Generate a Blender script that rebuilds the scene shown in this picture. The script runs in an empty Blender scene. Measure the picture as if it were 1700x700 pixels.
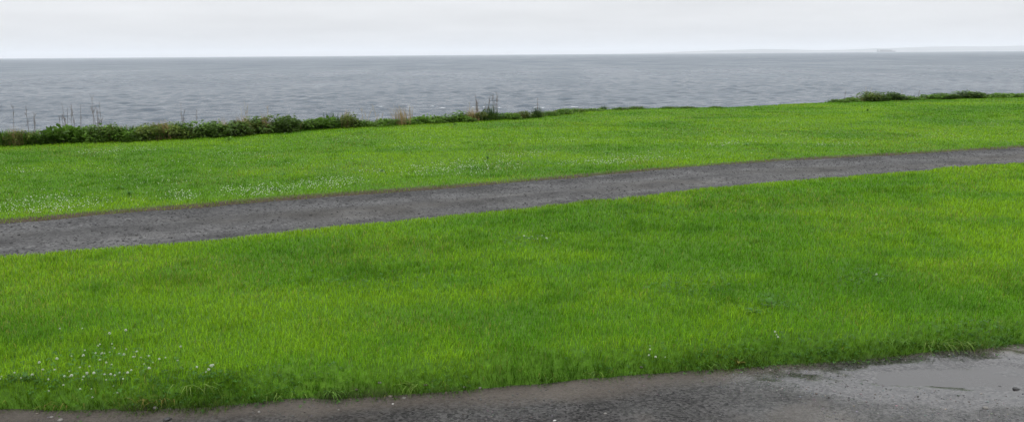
import bpy, math, random
import numpy as np
from mathutils import Vector, Matrix

random.seed(7)
rng = np.random.default_rng(11)
R = math.radians
SC = bpy.context.scene
COL = SC.collection

# ------------------------------------------------------------------ camera
W0, H0, F0 = 1700.0, 700.0, 1472.0
EYE = np.array([0.0, 0.0, 1.70])
PITCH = math.atan((350 - 90.2) / F0)
ROLL = math.atan((96.6 - 83.8) / 1700.0)
fwd = np.array([0, math.cos(PITCH), -math.sin(PITCH)])
r0 = np.array([1.0, 0, 0]); u0 = np.cross(r0, fwd)
rgt = r0 * math.cos(ROLL) - u0 * math.sin(ROLL)
upv = u0 * math.cos(ROLL) + r0 * math.sin(ROLL)

def ray(px, py):
    d = fwd * F0 + rgt * (px - 850.0) - upv * (py - 350.0)
    return d / np.linalg.norm(d)

def at_z(px, py, z=0.0):
    d = ray(px, py)
    t = (z - EYE[2]) / d[2]
    p = EYE + d * t
    return p[0], p[1]

cam = bpy.data.cameras.new('camera'); cam_o = bpy.data.objects.new('camera', cam); COL.objects.link(cam_o)
cam.sensor_width = 36; cam.lens = F0 / W0 * 36.0; cam.clip_start = 0.05; cam.clip_end = 90000
m = Matrix.Identity(4)
for i in range(3):
    m[i][0] = rgt[i]; m[i][1] = upv[i]; m[i][2] = -fwd[i]; m[i][3] = EYE[i]
cam_o.matrix_world = m
SC.camera = cam_o

# ------------------------------------------------------------------ noise
def vnoise(x, y, seed=0):
    x = np.asarray(x, float); y = np.asarray(y, float)
    xi = np.floor(x).astype(np.int64); yi = np.floor(y).astype(np.int64)
    xf = x - xi; yf = y - yi
    u = xf * xf * (3 - 2 * xf); v = yf * yf * (3 - 2 * yf)
    def h(a, b):
        n = (a * 374761393 + b * 668265263 + seed * 982451653) & 0x7fffffff
        n = ((n ^ (n >> 13)) * 1274126177) & 0x7fffffff
        n = n ^ (n >> 16)
        return (n & 0xffff) / 65535.0
    a = h(xi, yi); b = h(xi + 1, yi); c = h(xi, yi + 1); d = h(xi + 1, yi + 1)
    return (a * (1 - u) + b * u) * (1 - v) + (c * (1 - u) + d * u) * v

def fbm(x, y, seed=0, oct=4):
    s = 0; a = 0.5; t = 0
    for k in range(oct):
        s = s + a * vnoise(x * 2 ** k + 17.3 * k, y * 2 ** k - 9.1 * k, seed + k); t += a; a *= 0.5
    return s / t

def sstep(a, b, x):
    t = np.clip((x - a) / (b - a), 0, 1)
    return t * t * (3 - 2 * t)

# ------------------------------------------------------------------ lines on the ground (traced once, then world curves y(x))
ROAD_Z, PATH_Z = -0.12, -0.035
def curve(pts, z, lower=0):
    pts = [(a, b + lower) for a, b in pts]
    w = np.array([at_z(a, b, z) for a, b in pts])
    w = w[np.argsort(w[:, 0])]
    xs, ys = w[:, 0], w[:, 1]
    def smooth_line(x):
        x = np.asarray(x, float)
        y = np.interp(x, xs, ys)
        sl = (ys[3] - ys[0]) / (xs[3] - xs[0]); sr = (ys[-1] - ys[-4]) / (xs[-1] - xs[-4])
        y = np.where(x < xs[0], ys[0] + sl * (x - xs[0]), y)
        return np.where(x > xs[-1], ys[-1] + sr * (x - xs[-1]), y)
    def f(x):
        x = np.asarray(x, float); k = 0.02 * (abs(ys.mean()))
        return (smooth_line(x - k) + 2 * smooth_line(x) + smooth_line(x + k)) / 4
    return f
N_edge = curve([(0, 679), (100, 681), (200, 676), (300, 672), (400, 666), (500, 657), (600, 652), (700, 648), (800, 642),
                (900, 634), (1000, 625), (1100, 617), (1200, 608), (1300, 602), (1400, 593), (1500, 584), (1600, 576), (1700, 567)], ROAD_Z, 11)
P1 = curve([(0, 420), (142, 411), (285, 397), (425, 384), (567, 370), (708, 357), (850, 343), (990, 330), (1130, 314),
            (1275, 299), (1417, 288), (1560, 277), (1700, 265)], 0.0, 4)
P2 = curve([(0, 369), (142, 356), (285, 345), (425, 334), (567, 323), (708, 313), (850, 301), (990, 289), (1130, 276),
            (1275, 265), (1417, 258), (1560, 250), (1700, 241)], PATH_Z, 4)
E_raw = curve([(0, 244), (100, 239), (200, 236), (300, 231), (400, 225), (500, 217), (600, 211), (700, 206), (800, 201),
               (880, 197), (920, 192), (960, 187), (1000, 183), (1060, 181), (1130, 181), (1200, 180), (1275, 176), (1350, 172),
               (1400, 169), (1450, 168), (1500, 166), (1560, 164), (1700, 162)], 0.0)
def E_edge(x):
    return np.clip(E_raw(x), 9.0, 60.0)

# cross distances of the oblique edges are taken along y; dividing by this gives metres across
def across(f, x):
    s = (f(x + 0.3) - f(x - 0.3)) / 0.6
    return 1 / np.sqrt(1 + s * s)

def H(x, y, under=True):
    """height of the soil (lawns, verge, trench below the road and path sheets, bluff)"""
    x = np.asarray(x, float); y = np.asarray(y, float)
    z = 0.05 * (fbm(x * 0.35, y * 0.35, 3, 3) - 0.5) + 0.012 * (fbm(x * 2.2, y * 2.2, 5, 3) - 0.5)
    # road verge
    wob = 0.20 * (fbm(x * 3.1, y * 0 + 3.1, 21, 4) - 0.5)
    dn = (y - N_edge(x)) * across(N_edge, x) + wob
    k = sstep(0.0, 0.24, dn)
    z = z * k + (ROAD_Z - 0.03) * (1 - k)
    # path
    wp = 0.26 * (fbm(x * 2.2, y * 0 + 8.4, 31, 4) - 0.5)
    d1 = (P1(x) - y) * across(P1, x) + wp * 0.9; d2 = (y - P2(x)) * across(P2, x) + wp
    k1 = np.maximum(sstep(-0.10, 0.10, d1), sstep(-0.10, 0.12, d2))
    z = np.where(k1 < 1, z * k1 + (PATH_Z - 0.03) * (1 - k1), z)
    # bluff
    s = y - E_edge(x)
    z = z - 0.10 * sstep(-0.2, 1.2, s) - 7.4 * sstep(0.6, 13, s)
    return z

# ------------------------------------------------------------------ mesh helpers
def tag(o, label=None, cat=None, group=None, kind=None):
    if label: o['label'] = label
    if cat: o['category'] = cat
    if group: o['group'] = group
    if kind: o['kind'] = kind
    return o

def np_mesh(name, verts, tris=None, quads=None, col=None, smooth=False, mat=None):
    me = bpy.data.meshes.new(name)
    verts = np.asarray(verts, np.float32)
    tris = np.zeros((0, 3), np.int32) if tris is None else np.asarray(tris, np.int32)
    quads = np.zeros((0, 4), np.int32) if quads is None else np.asarray(quads, np.int32)
    nl = tris.size + quads.size; npoly = len(tris) + len(quads)
    me.vertices.add(len(verts)); me.vertices.foreach_set('co', verts.ravel())
    me.loops.add(nl)
    me.loops.foreach_set('vertex_index', np.concatenate([quads.ravel(), tris.ravel()]).astype(np.int32))
    me.polygons.add(npoly)
    st = np.concatenate([np.arange(len(quads)) * 4, len(quads) * 4 + np.arange(len(tris)) * 3]).astype(np.int32)
    me.polygons.foreach_set('loop_start', st)
    if smooth:
        me.polygons.foreach_set('use_smooth', np.ones(npoly, bool))
    if col is not None:
        a = me.color_attributes.new('Col', 'FLOAT_COLOR', 'POINT')
        c = np.ones((len(verts), 4), np.float32); c[:, :3] = col
        a.data.foreach_set('color', c.ravel())
    me.update(calc_edges=True); me.validate(verbose=False)
    if mat: me.materials.append(mat)
    return me

def link(name, me, parent=None, loc=None, rot=None, scale=None):
    o = bpy.data.objects.new(name, me); COL.objects.link(o)
    if parent: o.parent = parent
    if loc is not None: o.location = loc
    if rot is not None: o.rotation_euler = rot
    if scale is not None: o.scale = scale
    return o

def grid_faces(nr, nc):
    i = np.arange(nr - 1)[:, None] * nc + np.arange(nc - 1)[None, :]
    return np.stack([i, i + 1, i + nc + 1, i + nc], -1).reshape(-1, 4)

# ------------------------------------------------------------------ materials
def new_mat(name):
    m = bpy.data.materials.new(name); m.use_nodes = True
    nt = m.node_tree
    for n in list(nt.nodes): nt.nodes.remove(n)
    out = nt.nodes.new('ShaderNodeOutputMaterial')
    return m, nt, out

def N(nt, t, **kw):
    n = nt.nodes.new('ShaderNode' + t)
    for k, v in kw.items():
        if k.startswith('in_'):
            key = k[3:]
            key = int(key) if key.isdigit() else key.replace('_', ' ')
            n.inputs[key].default_value = v
        else: setattr(n, k, v)
    return n

def ramp(nt, fac, stops):
    r = nt.nodes.new('ShaderNodeValToRGB'); e = r.color_ramp.elements
    while len(e) > 1: e.remove(e[-1])
    e[0].position = stops[0][0]; e[0].color = (*stops[0][1], 1)
    for p, c in stops[1:]:
        q = e.new(p); q.color = (*c, 1)
    nt.links.new(fac, r.inputs[0]); return r

def leafy(name, color=None, attr=False, trans=0.30, rough=0.55, vary=0.25, spec=0.10):
    m, nt, out = new_mat(name); L = nt.links
    if attr:
        a = N(nt, 'Attribute', attribute_name='Col'); c = a.outputs['Color']
    else:
        oi = N(nt, 'ObjectInfo'); tc = N(nt, 'NewGeometry')
        no = N(nt, 'TexNoise', in_Scale=6.0); L.new(tc.outputs['Position'], no.inputs['Vector'])
        add = N(nt, 'Math', operation='ADD'); L.new(no.outputs[0], add.inputs[0]); L.new(tc.outputs['Random Per Island'], add.inputs[1])
        rr = ramp(nt, add.outputs[0], [(0.3, tuple(x * (1 - vary) for x in color)), (0.95, color), (1.0, tuple(x * (1 + vary) for x in color))])
        mul = N(nt, 'MapRange', in_From_Min=0.0, in_From_Max=2.0, in_To_Min=0.0, in_To_Max=1.0)
        L.new(add.outputs[0], mul.inputs[0]); L.new(mul.outputs[0], rr.inputs[0])
        e = rr.color_ramp.elements; e[0].position = 0.15; e[1].position = 0.5; e[2].position = 0.85
        hs = N(nt, 'HueSaturation'); L.new(rr.outputs[0], hs.inputs['Color'])
        mr = N(nt, 'MapRange', in_To_Min=0.75, in_To_Max=1.25); L.new(oi.outputs['Random'], mr.inputs[0]); L.new(mr.outputs[0], hs.inputs['Value'])
        c = hs.outputs[0]
    p = N(nt, 'BsdfPrincipled', in_Roughness=rough); p.inputs['Specular IOR Level'].default_value = spec
    t = N(nt, 'BsdfTranslucent'); L.new(c, p.inputs['Base Color']); L.new(c, t.inputs['Color'])
    mx = N(nt, 'MixShader', in_0=trans); L.new(p.outputs[0], mx.inputs[1]); L.new(t.outputs[0], mx.inputs[2])
    L.new(mx.outputs[0], out.inputs[0]); return m

M_grass = leafy('grass_blades', attr=True, trans=0.34, rough=0.55, spec=0.06)
M_clover = leafy('clover_leaf', attr=True, trans=0.25, rough=0.45, spec=0.2)

def plain(name, color, rough=0.6, nscale=30, nvary=0.3, bump=0.0):
    m, nt, out = new_mat(name); L = nt.links
    tc = N(nt, 'TexCoord'); no = N(nt, 'TexNoise', in_Scale=nscale, in_Detail=4.0); L.new(tc.outputs['Object'], no.inputs['Vector'])
    r = ramp(nt, no.outputs[0], [(0.3, tuple(x * (1 - nvary) for x in color)), (0.7, tuple(min(1, x * (1 + nvary)) for x in color))])
    p = N(nt, 'BsdfPrincipled', in_Roughness=rough); L.new(r.outputs[0], p.inputs['Base Color'])
    if bump:
        b = N(nt, 'Bump', in_Strength=bump, in_Distance=0.004); L.new(no.outputs[0], b.inputs['Height']); L.new(b.outputs[0], p.inputs['Normal'])
    L.new(p.outputs[0], out.inputs[0]); return m

# soil below the turf: colour comes with the mesh, crumb texture on top
def soil_mat():
    m, nt, out = new_mat('soil'); L = nt.links
    a = N(nt, 'Attribute', attribute_name='Col'); g = N(nt, 'NewGeometry')
    no = N(nt, 'TexNoise', in_Scale=22.0, in_Detail=6.0, in_Roughness=0.7); L.new(g.outputs['Position'], no.inputs['Vector'])
    mr = N(nt, 'MapRange', in_From_Min=0.3, in_From_Max=0.7, in_To_Min=0.55, in_To_Max=1.35); L.new(no.outputs[0], mr.inputs[0])
    mx = N(nt, 'VectorMath', operation='SCALE'); L.new(a.outputs['Color'], mx.inputs[0]); L.new(mr.outputs[0], mx.inputs['Scale'])
    p = N(nt, 'BsdfPrincipled', in_Roughness=0.8); p.inputs['Specular IOR Level'].default_value = 0.2
    L.new(mx.outputs[0], p.inputs['Base Color'])
    b = N(nt, 'Bump', in_Strength=0.7, in_Distance=0.02); L.new(no.outputs[0], b.inputs['Height']); L.new(b.outputs[0], p.inputs['Normal'])
    L.new(p.outputs[0], out.inputs[0]); return m

def road_mat(name, dark, light, brown, wet_lo, wet_hi, grain):
    m, nt, out = new_mat(name); L = nt.links
    g = N(nt, 'NewGeometry')
    v = N(nt, 'TexVoronoi', in_Scale=grain); L.new(g.outputs['Position'], v.inputs['Vector'])
    n1 = N(nt, 'TexNoise', in_Scale=grain * 0.7, in_Detail=5.0, in_Roughness=0.7); L.new(g.outputs['Position'], n1.inputs['Vector'])
    n2 = N(nt, 'TexNoise', in_Scale=1.7, in_Detail=5.0, in_Roughness=0.65); L.new(g.outputs['Position'], n2.inputs['Vector'])
    sep = N(nt, 'SeparateColor'); L.new(v.outputs['Color'], sep.inputs[0])
    mixf = N(nt, 'Math', operation='MULTIPLY_ADD', in_1=0.5, in_2=0.0); L.new(sep.outputs[0], mixf.inputs[0])
    ad = N(nt, 'Math', operation='MULTIPLY_ADD', in_1=0.5); L.new(n1.outputs[0], ad.inputs[0]); L.new(mixf.outputs[0], ad.inputs[2])
    base = ramp(nt, ad.outputs[0], [(0.22, dark), (0.78, light)])
    a = N(nt, 'Attribute', attribute_name='Col')   # red: how much mud lies on the stone
    sc = N(nt, 'SeparateColor'); L.new(a.outputs['Color'], sc.inputs[0])
    mud = N(nt, 'Math', operation='MULTIPLY'); L.new(sc.outputs[0], mud.inputs[0])
    mr2 = N(nt, 'MapRange', in_From_Min=0.25, in_From_Max=0.6, in_To_Min=0.35, in_To_Max=1.0); L.new(n1.outputs[0], mr2.inputs[0]); L.new(mr2.outputs[0], mud.inputs[1])
    mixc = N(nt, 'Mix', data_type='RGBA'); L.new(mud.outputs[0], mixc.inputs[0]); L.new(base.outputs[0], mixc.inputs[6]); mixc.inputs[7].default_value = (*brown, 1)
    big = N(nt, 'MapRange', in_From_Min=0.3, in_From_Max=0.7, in_To_Min=0.8, in_To_Max=1.2); L.new(n2.outputs[0], big.inputs[0])
    wn = N(nt, 'Math', operation='MULTIPLY_ADD', in_1=0.6); L.new(sc.outputs[2], wn.inputs[0]); L.new(big.outputs[0], wn.inputs[2])    # blue: worn pale streaks
    vm = N(nt, 'VectorMath', operation='SCALE'); L.new(mixc.outputs[2], vm.inputs[0]); L.new(wn.outputs[0], vm.inputs['Scale'])
    p = N(nt, 'BsdfPrincipled'); L.new(vm.outputs[0], p.inputs['Base Color'])
    wet = N(nt, 'Math', operation='MULTIPLY_ADD', in_1=0.6); L.new(n2.outputs[0], wet.inputs[0]); L.new(sc.outputs[1], wet.inputs[2])  # green: how wet
    ro = N(nt, 'MapRange', in_From_Min=0.3, in_From_Max=1.0, in_To_Min=wet_hi, in_To_Max=wet_lo); L.new(wet.outputs[0], ro.inputs[0])
    L.new(ro.outputs[0], p.inputs['Roughness'])
    sl_ = N(nt, 'MapRange', in_From_Min=0.35, in_From_Max=0.95, in_To_Min=0.05, in_To_Max=0.27); L.new(wet.outputs[0], sl_.inputs[0]); L.new(sl_.outputs[0], p.inputs['Specular IOR Level'])
    hb = N(nt, 'Math', operation='ADD'); L.new(v.outputs['Distance'], hb.inputs[0]); L.new(n1.outputs[0], hb.inputs[1])
    bs = N(nt, 'MapRange', in_From_Min=0.3, in_From_Max=1.05, in_To_Min=0.9, in_To_Max=0.04); L.new(wet.outputs[0], bs.inputs[0])
    b = N(nt, 'Bump', in_Distance=0.008); L.new(bs.outputs[0], b.inputs['Strength']); L.new(hb.outputs[0], b.inputs['Height']); L.new(b.outputs[0], p.inputs['Normal'])
    L.new(p.outputs[0], out.inputs[0]); return m

M_road = road_mat('wet_road', (0.008, 0.0078, 0.008), (0.066, 0.063, 0.061), (0.074, 0.063, 0.053), 0.10, 0.6, 75)
M_path = road_mat('gravel_path', (0.008, 0.008, 0.009), (0.066, 0.065, 0.064), (0.050, 0.046, 0.040), 0.4, 0.65, 45)

# ------------------------------------------------------------------ ground sheet
xs = np.concatenate([-np.geomspace(250, 26, 26)[:-1], np.linspace(-26, 34, 601), np.geomspace(34, 280, 26)[1:]])
us = np.concatenate([np.linspace(-3, 0.08, 20)[:-1], np.linspace(0.08, 0.5, 190)[:-1], np.linspace(0.5, 1.0, 150)])
ss = np.concatenate([np.linspace(0, 3, 16)[1:], np.linspace(3, 30, 20)[1:]])
E = E_edge(xs)
Yg = np.concatenate([us[:, None] * E[None, :], E[None, :] + ss[:, None]], 0)
Xg = np.broadcast_to(xs[None, :], Yg.shape)
Zg = H(Xg, Yg)
def soil_col(x, y):
    pat = fbm(x * 0.8, y * 0.8, 41, 4)[..., None]
    g = np.array([0.040, 0.105, 0.005]) * (1 - pat) + np.array([0.072, 0.155, 0.006]) * pat
    dn = (y - N_edge(x)) * across(N_edge, x); d2 = (y - P2(x)) * across(P2, x); d1 = (P1(x) - y) * across(P1, x)
    br = np.maximum(1 - sstep(-0.02, 0.09, dn), (1 - sstep(0.05, 0.22, d2)) * (y > (P1(x) + P2(x)) / 2))
    br = np.maximum(br, (1 - sstep(0.0, 0.10, d1)) * (y > P1(x) - 1) * (y < (P1(x) + P2(x)) / 2))
    br = br[..., None]
    shade = (np.exp(-((dn - 0.02) / 0.045) ** 2) * 0.9)[..., None]
    bl = sstep(0.0, 2.0, y - E_edge(x))[..., None]
    c = g * (1 - br) + np.array([0.052, 0.038, 0.026]) * br
    c = c * (1 - shade) + np.array([0.014, 0.010, 0.007]) * shade        # shadow line below the turf edge, painted into the soil colour
    return c * (1 - bl) + np.array([0.06, 0.065, 0.028]) * bl
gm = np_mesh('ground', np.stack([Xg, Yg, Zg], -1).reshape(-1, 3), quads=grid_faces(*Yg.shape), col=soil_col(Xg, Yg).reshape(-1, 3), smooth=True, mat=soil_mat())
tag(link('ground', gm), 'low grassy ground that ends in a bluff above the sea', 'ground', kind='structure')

# ------------------------------------------------------------------ near road
PUD = at_z(1630, 620, ROAD_Z)
PUDB = at_z(1320, 640, ROAD_Z)
def road_h(x, y):
    z = ROAD_Z + 0.016 * (fbm(x * 1.1, y * 1.1, 51, 4) - 0.5) + 0.015 * (fbm(x * 7, y * 7, 52, 4) - 0.5)
    e = np.sqrt(((x - PUD[0]) / 0.85) ** 2 + ((y - PUD[1] - 0.45 * (x - PUD[0]) * 0.25) / 0.20) ** 2)
    z = z - 0.009 * (1 - sstep(0.4, 1.3, e))
    return z
def road_cols(x, y):
    d = (N_edge(x) - y) * across(N_edge, x)
    mud = (1 - sstep(0.02, 0.24, d + 0.25 * (fbm(x * 2, y * 2, 61, 3) - 0.5)))
    mud = np.maximum(mud, 0.55 * sstep(0.62, 0.75, fbm(x * 1.3, y * 1.3, 62, 4)))
    wet = 0.36 * sstep(0.3, 1.9, x + 0.8 * (fbm(x * 2.0, y * 4, 63, 3) - 0.5)) + 0.1
    e = np.sqrt(((x - PUD[0]) / 0.95) ** 2 + ((y - PUD[1]) / 0.30) ** 2) + 0.5 * (fbm(x * 3, y * 6, 64, 3) - 0.5)
    wet = np.clip(wet + 0.8 * (1 - sstep(0.75, 1.8, e)), 0, 1); mud = mud * sstep(0.8, 1.6, e)
    return np.stack([mud, wet, mud * 0], -1)
xr = np.concatenate([-np.geomspace(250, 4.5, 22)[:-1], np.linspace(-4.5, 5.5, 420), np.geomspace(5.5, 280, 22)[1:]])
dr = np.concatenate([np.linspace(-0.25, 2.6, 150), np.linspace(2.6, 7.5, 20)[1:]])     # metres back from the verge
Yr = N_edge(xr)[None, :] - dr[:, None]; Xr = np.broadcast_to(xr[None, :], Yr.shape)
Zr = road_h(Xr, Yr)
Zr = Zr - 0.05 * sstep(0.05, 0.25, (Yr - N_edge(Xr)))
rm = np_mesh('road', np.stack([Xr, Yr, Zr], -1).reshape(-1, 3), quads=grid_faces(*Yr.shape)[:, ::-1], col=road_cols(Xr, Yr).reshape(-1, 3), smooth=True, mat=M_road)
tag(link('road', rm), 'wet dark road with a muddy edge along the near lawn', 'road', kind='structure')

# puddle lying in the hollow of the road
m_, nt, out = new_mat('puddle_water')
p = N(nt, 'BsdfPrincipled', in_Roughness=0.08); p.inputs['Specular IOR Level'].default_value = 0.32; p.inputs['Base Color'].default_value = (0.050, 0.048, 0.047, 1); p.inputs['IOR'].default_value = 1.33
g = N(nt, 'NewGeometry'); no = N(nt, 'TexNoise', in_Scale=14.0, in_Detail=2.0); nt.links.new(g.outputs['Position'], no.inputs['Vector'])
b = N(nt, 'Bump', in_Strength=0.06, in_Distance=0.01); nt.links.new(no.outputs[0], b.inputs['Height']); nt.links.new(b.outputs[0], p.inputs['Normal'])
nt.links.new(p.outputs[0], out.inputs[0])
k = np.linspace(0, 2 * math.pi, 64, endpoint=False)
pr = 1 + 0.25 * (vnoise(np.cos(k) * 2 + 5, np.sin(k) * 2 + 5, 9) - 0.5)
px_ = PUD[0] + 0.75 * pr * np.cos(k); py_ = PUD[1] + 0.26 * pr * np.sin(k) + 0.10 * pr * np.cos(k)
pv = np.concatenate([[[PUD[0], PUD[1], ROAD_Z - 0.0085]], np.stack([px_, py_, 0 * k + ROAD_Z - 0.0085], -1)])
pt = [(0, i + 1, (i + 1) % 64 + 1) for i in range(64)]
tag(link('puddle', np_mesh('puddle', pv, tris=pt, mat=m_)), 'shallow grey puddle on the wet road near the verge', 'puddle', kind='structure')

# ------------------------------------------------------------------ gravel path
def path_cols(x, y):
    f = np.clip((y - P1(x)) / (P2(x) - P1(x)), 0, 1)
    mud = np.exp(-((f - 0.45) / 0.2) ** 2) * (0.15 + 0.7 * sstep(0.35, 0.65, fbm(x * 0.7, y * 2.0, 71, 4)))
    worn = (np.exp(-((f - 0.27) / 0.09) ** 2) + np.exp(-((f - 0.74) / 0.10) ** 2)) * (0.3 + 1.0 * fbm(x * 0.5, y * 1.5, 75, 4)) + 1.2 * sstep(0.55, 0.75, fbm(x * 0.8, f * 7, 76, 4))
    return np.stack([np.clip(mud, 0, 1), 0.15 + 0 * mud, np.clip(worn, 0, 1)], -1)
xp = np.concatenate([-np.geomspace(250, 16, 22)[:-1], np.linspace(-16, 24, 620), np.geomspace(24, 280, 22)[1:]])
fp = np.linspace(-0.14, 1.14, 48)
Yp = P1(xp)[None, :] + fp[:, None] * (P2(xp) - P1(xp))[None, :]; Xp = np.broadcast_to(xp[None, :], Yp.shape)
FF = np.broadcast_to(fp[:, None], Yp.shape)
Zp = PATH_Z + 0.012 * (fbm(Xp * 1.2, Yp * 1.2, 73, 3) - 0.5) + 0.008 * np.cos(FF * 6.28 * 2) - 0.03 * (sstep(0, 0.14, -FF) + sstep(1, 1.14, FF))
def path_h(x, y):
    f = (y - P1(x)) / (P2(x) - P1(x))
    return PATH_Z + 0.012 * (fbm(x * 1.2, y * 1.2, 73, 3) - 0.5) + 0.008 * np.cos(f * 6.28 * 2)
pm = np_mesh('path', np.stack([Xp, Yp, Zp], -1).reshape(-1, 3), quads=grid_faces(*Yp.shape), col=path_cols(Xp, Yp).reshape(-1, 3), smooth=True, mat=M_path)
tag(link('path', pm), 'grey gravel path crossing between the two lawns', 'path', kind='structure')

# ------------------------------------------------------------------ gravel (loose chippings)
m_, nt, out = new_mat('chippings')
a = N(nt, 'Attribute', attribute_name='Col'); p = N(nt, 'BsdfPrincipled', in_Roughness=0.5); p.inputs['Specular IOR Level'].default_value = 0.25
nt.links.new(a.outputs['Color'], p.inputs['Base Color']); nt.links.new(p.outputs[0], out.inputs[0]); M_chip = m_
ICO_V = []; PH = (1 + 5 ** 0.5) / 2
for a_, b_ in ((1, PH), (-1, PH), (1, -PH), (-1, -PH)):
    ICO_V += [(0, a_, b_), (a_, b_, 0), (b_, 0, a_)]
ICO_V = np.array(ICO_V); ICO_V /= np.linalg.norm(ICO_V[0])
ICO_T = []
for i in range(12):
    for j in range(i + 1, 12):
        for l in range(j + 1, 12):
            A, B, C = ICO_V[i], ICO_V[j], ICO_V[l]
            if all(np.linalg.norm(p_ - q_) < 1.1 for p_, q_ in ((A, B), (B, C), (A, C))):
                ICO_T.append((i, j, l) if np.dot(np.cross(B - A, C - A), A) > 0 else (i, l, j))
ICO_T = np.array(ICO_T)
def stones(x, y, z, size, col):
    n = len(x); k = len(ICO_V)
    jit = 1 + 0.28 * rng.standard_normal((n, k, 1)).clip(-1.2, 1.2)
    sc_ = size[:, None, None] * np.stack([0.8 + 0.5 * rng.random(n), 0.8 + 0.5 * rng.random(n), 0.45 + 0.35 * rng.random(n)], -1)[:, None, :]
    V = ICO_V[None] * jit * sc_
    a = rng.random(n) * 6.28; c, s = np.cos(a)[:, None], np.sin(a)[:, None]
    X = V[..., 0] * c - V[..., 1] * s + x[:, None]; Y = V[..., 0] * s + V[..., 1] * c + y[:, None]; Z = V[..., 2] + z[:, None]
    T = (ICO_T[None] + (np.arange(n) * k)[:, None, None]).reshape(-1, 3)
    return np.stack([X, Y, Z], -1).reshape(-1, 3), T, np.repeat(col, k, 0)
n = 17000
x = rng.uniform(-4.3, 5.0, n); d = rng.uniform(-0.02, 1.7, n) ** 1.0
y = N_edge(x) - d; keep = (fbm(x * 2.3, y * 2.3, 81, 4) > 0.40) & (((x - PUD[0]) / 0.7) ** 2 + ((y - PUD[1]) / 0.27) ** 2 > 1.0)
x, y = x[keep], y[keep]; n = len(x)
sz = 0.0018 + 0.0040 * rng.random(n) ** 3
gcol = np.clip(np.array([0.040, 0.0385, 0.038]) * (0.5 + 1.6 * rng.random((n, 1))) * (1 + 0.9 * sstep(0.3, 1.9, x))[:, None], 0, 1) * (1 + 0.15 * rng.standard_normal((n, 3)) * np.array([1, .5, 0.8]))  # chips paler towards the right: wet road's sheen put into their colour
v1, t1, c1 = stones(x, y, road_h(x, y) + sz * 0.05, sz, np.abs(gcol))
n = 25000
x = rng.uniform(-12, 20, n); f = rng.uniform(-0.03, 1.03, n)
y = P1(x) + f * (P2(x) - P1(x)); keep = (rng.random(n) < 0.35 + 0.75 * np.abs(f - 0.5) * 2)
x, y = x[keep], y[keep]; n = len(x)
sz = 0.004 + 0.010 * rng.random(n) ** 2.5
gcol = np.array([0.052, 0.051, 0.050]) * (0.35 + 1.2 * rng.random((n, 1)) ** 1.3)
v2, t2, c2 = stones(x, y, path_h(x, y) + sz * 0.1, sz, gcol)
gv = np.concatenate([v1, v2]); gt = np.concatenate([t1, t2 + len(v1)]); gc = np.concatenate([c1, c2])
tag(link('gravel', np_mesh('gravel', gv, tris=gt, col=gc, mat=M_chip)), 'loose grey chippings on the road and the path', 'gravel', kind='stuff')

# ------------------------------------------------------------------ grass
def hits(px, py):
    """points of the ground seen at places in the photograph"""
    px = np.asarray(px, float); py = np.asarray(py, float)
    d = fwd[None] * F0 + rgt[None] * (px - 850.0)[:, None] - upv[None] * (py - 350.0)[:, None]
    d[:, 2] = np.minimum(d[:, 2], -60.0)
    z = np.zeros(len(px))
    for _ in range(4):
        t = (z - EYE[2]) / d[:, 2]
        x, y = d[:, 0] * t, d[:, 1] * t
        y = np.minimum(y, E_edge(x) + 0.3)
        z = 0.5 * z + 0.5 * H(x, y)
    return np.stack([x, y, H(x, y)], -1)
def hit(px, py):
    h = hits([px], [py])[0]
    return float(h[0]), float(h[1]), float(h[2])

def lawn_tone(x, y):
    """0..1 tones of the turf: bright new grass against darker, and straw"""
    a = fbm(x * 0.55 + 3, y * 0.55, 91, 4); b = fbm(x * 2.6, y * 2.6, 95, 3); c = fbm(x * 0.9, y * 0.9, 99, 3)
    return a, b, c

def scatter(y0f, y1f, dens, cap):
    out = []
    xa = np.linspace(-25, 33, 581)
    for x_l, x_r in zip(xa[:-1], xa[1:]):
        xm = (x_l + x_r) / 2; ya, yb = float(y0f(xm)), float(y1f(xm))
        ya = max(ya, (abs(xm) - 1.6) / 0.64)
        if ya >= yb: continue
        nn = 14; ye = np.linspace(ya, yb, nn + 1)
        for k in range(nn):
            ym = (ye[k] + ye[k + 1]) / 2
            c = rng.poisson(dens(ym) * (x_r - x_l) * (ye[k + 1] - ye[k]))
            if c:
                out.append(np.stack([rng.uniform(x_l, x_r, c), rng.uniform(ye[k], ye[k + 1], c)], -1))
    p = np.concatenate(out)
    return p

dens = lambda y: 10500 * (5.0 / max(y, 4)) ** 1.62
near = scatter(lambda x: N_edge(x) - 0.06, lambda x: P1(x) + 0.05, dens, 0)
far = scatter(lambda x: P2(x) - 0.05, lambda x: E_edge(x) + 0.5, dens, 0)
P = np.concatenate([near, far]); x, y = P[:, 0], P[:, 1]
dn = (y - N_edge(x)) * across(N_edge, x) + 0.20 * (fbm(x * 3.1, y * 0 + 3.1, 21, 4) - 0.5)
wp = 0.26 * (fbm(x * 2.2, y * 0 + 8.4, 31, 4) - 0.5)
d1 = (P1(x) - y) * across(P1, x) + wp * 0.9; d2 = (y - P2(x)) * across(P2, x) + wp
edge = np.minimum(np.where(y < P1(x) + 0.2, np.minimum(dn, d1 + 0.04), 9), np.where(y > P1(x) + 0.2, d2 + 0.02, 9))
keep = rng.random(len(x)) < sstep(-0.03, 0.05, edge - 0.05 * (fbm(x * 9, y * 9, 111, 2) - 0.3))
x, y, dn, d1, d2, edge = (q[keep] for q in (x, y, dn, d1, d2, edge))
n = len(x); z = H(x, y) - 0.004
a, b, c = lawn_tone(x, y)
clump = sstep(0.60, 0.74, fbm(x * 3.3, y * 3.3, 121, 3))           # darker, ranker tufts
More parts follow.
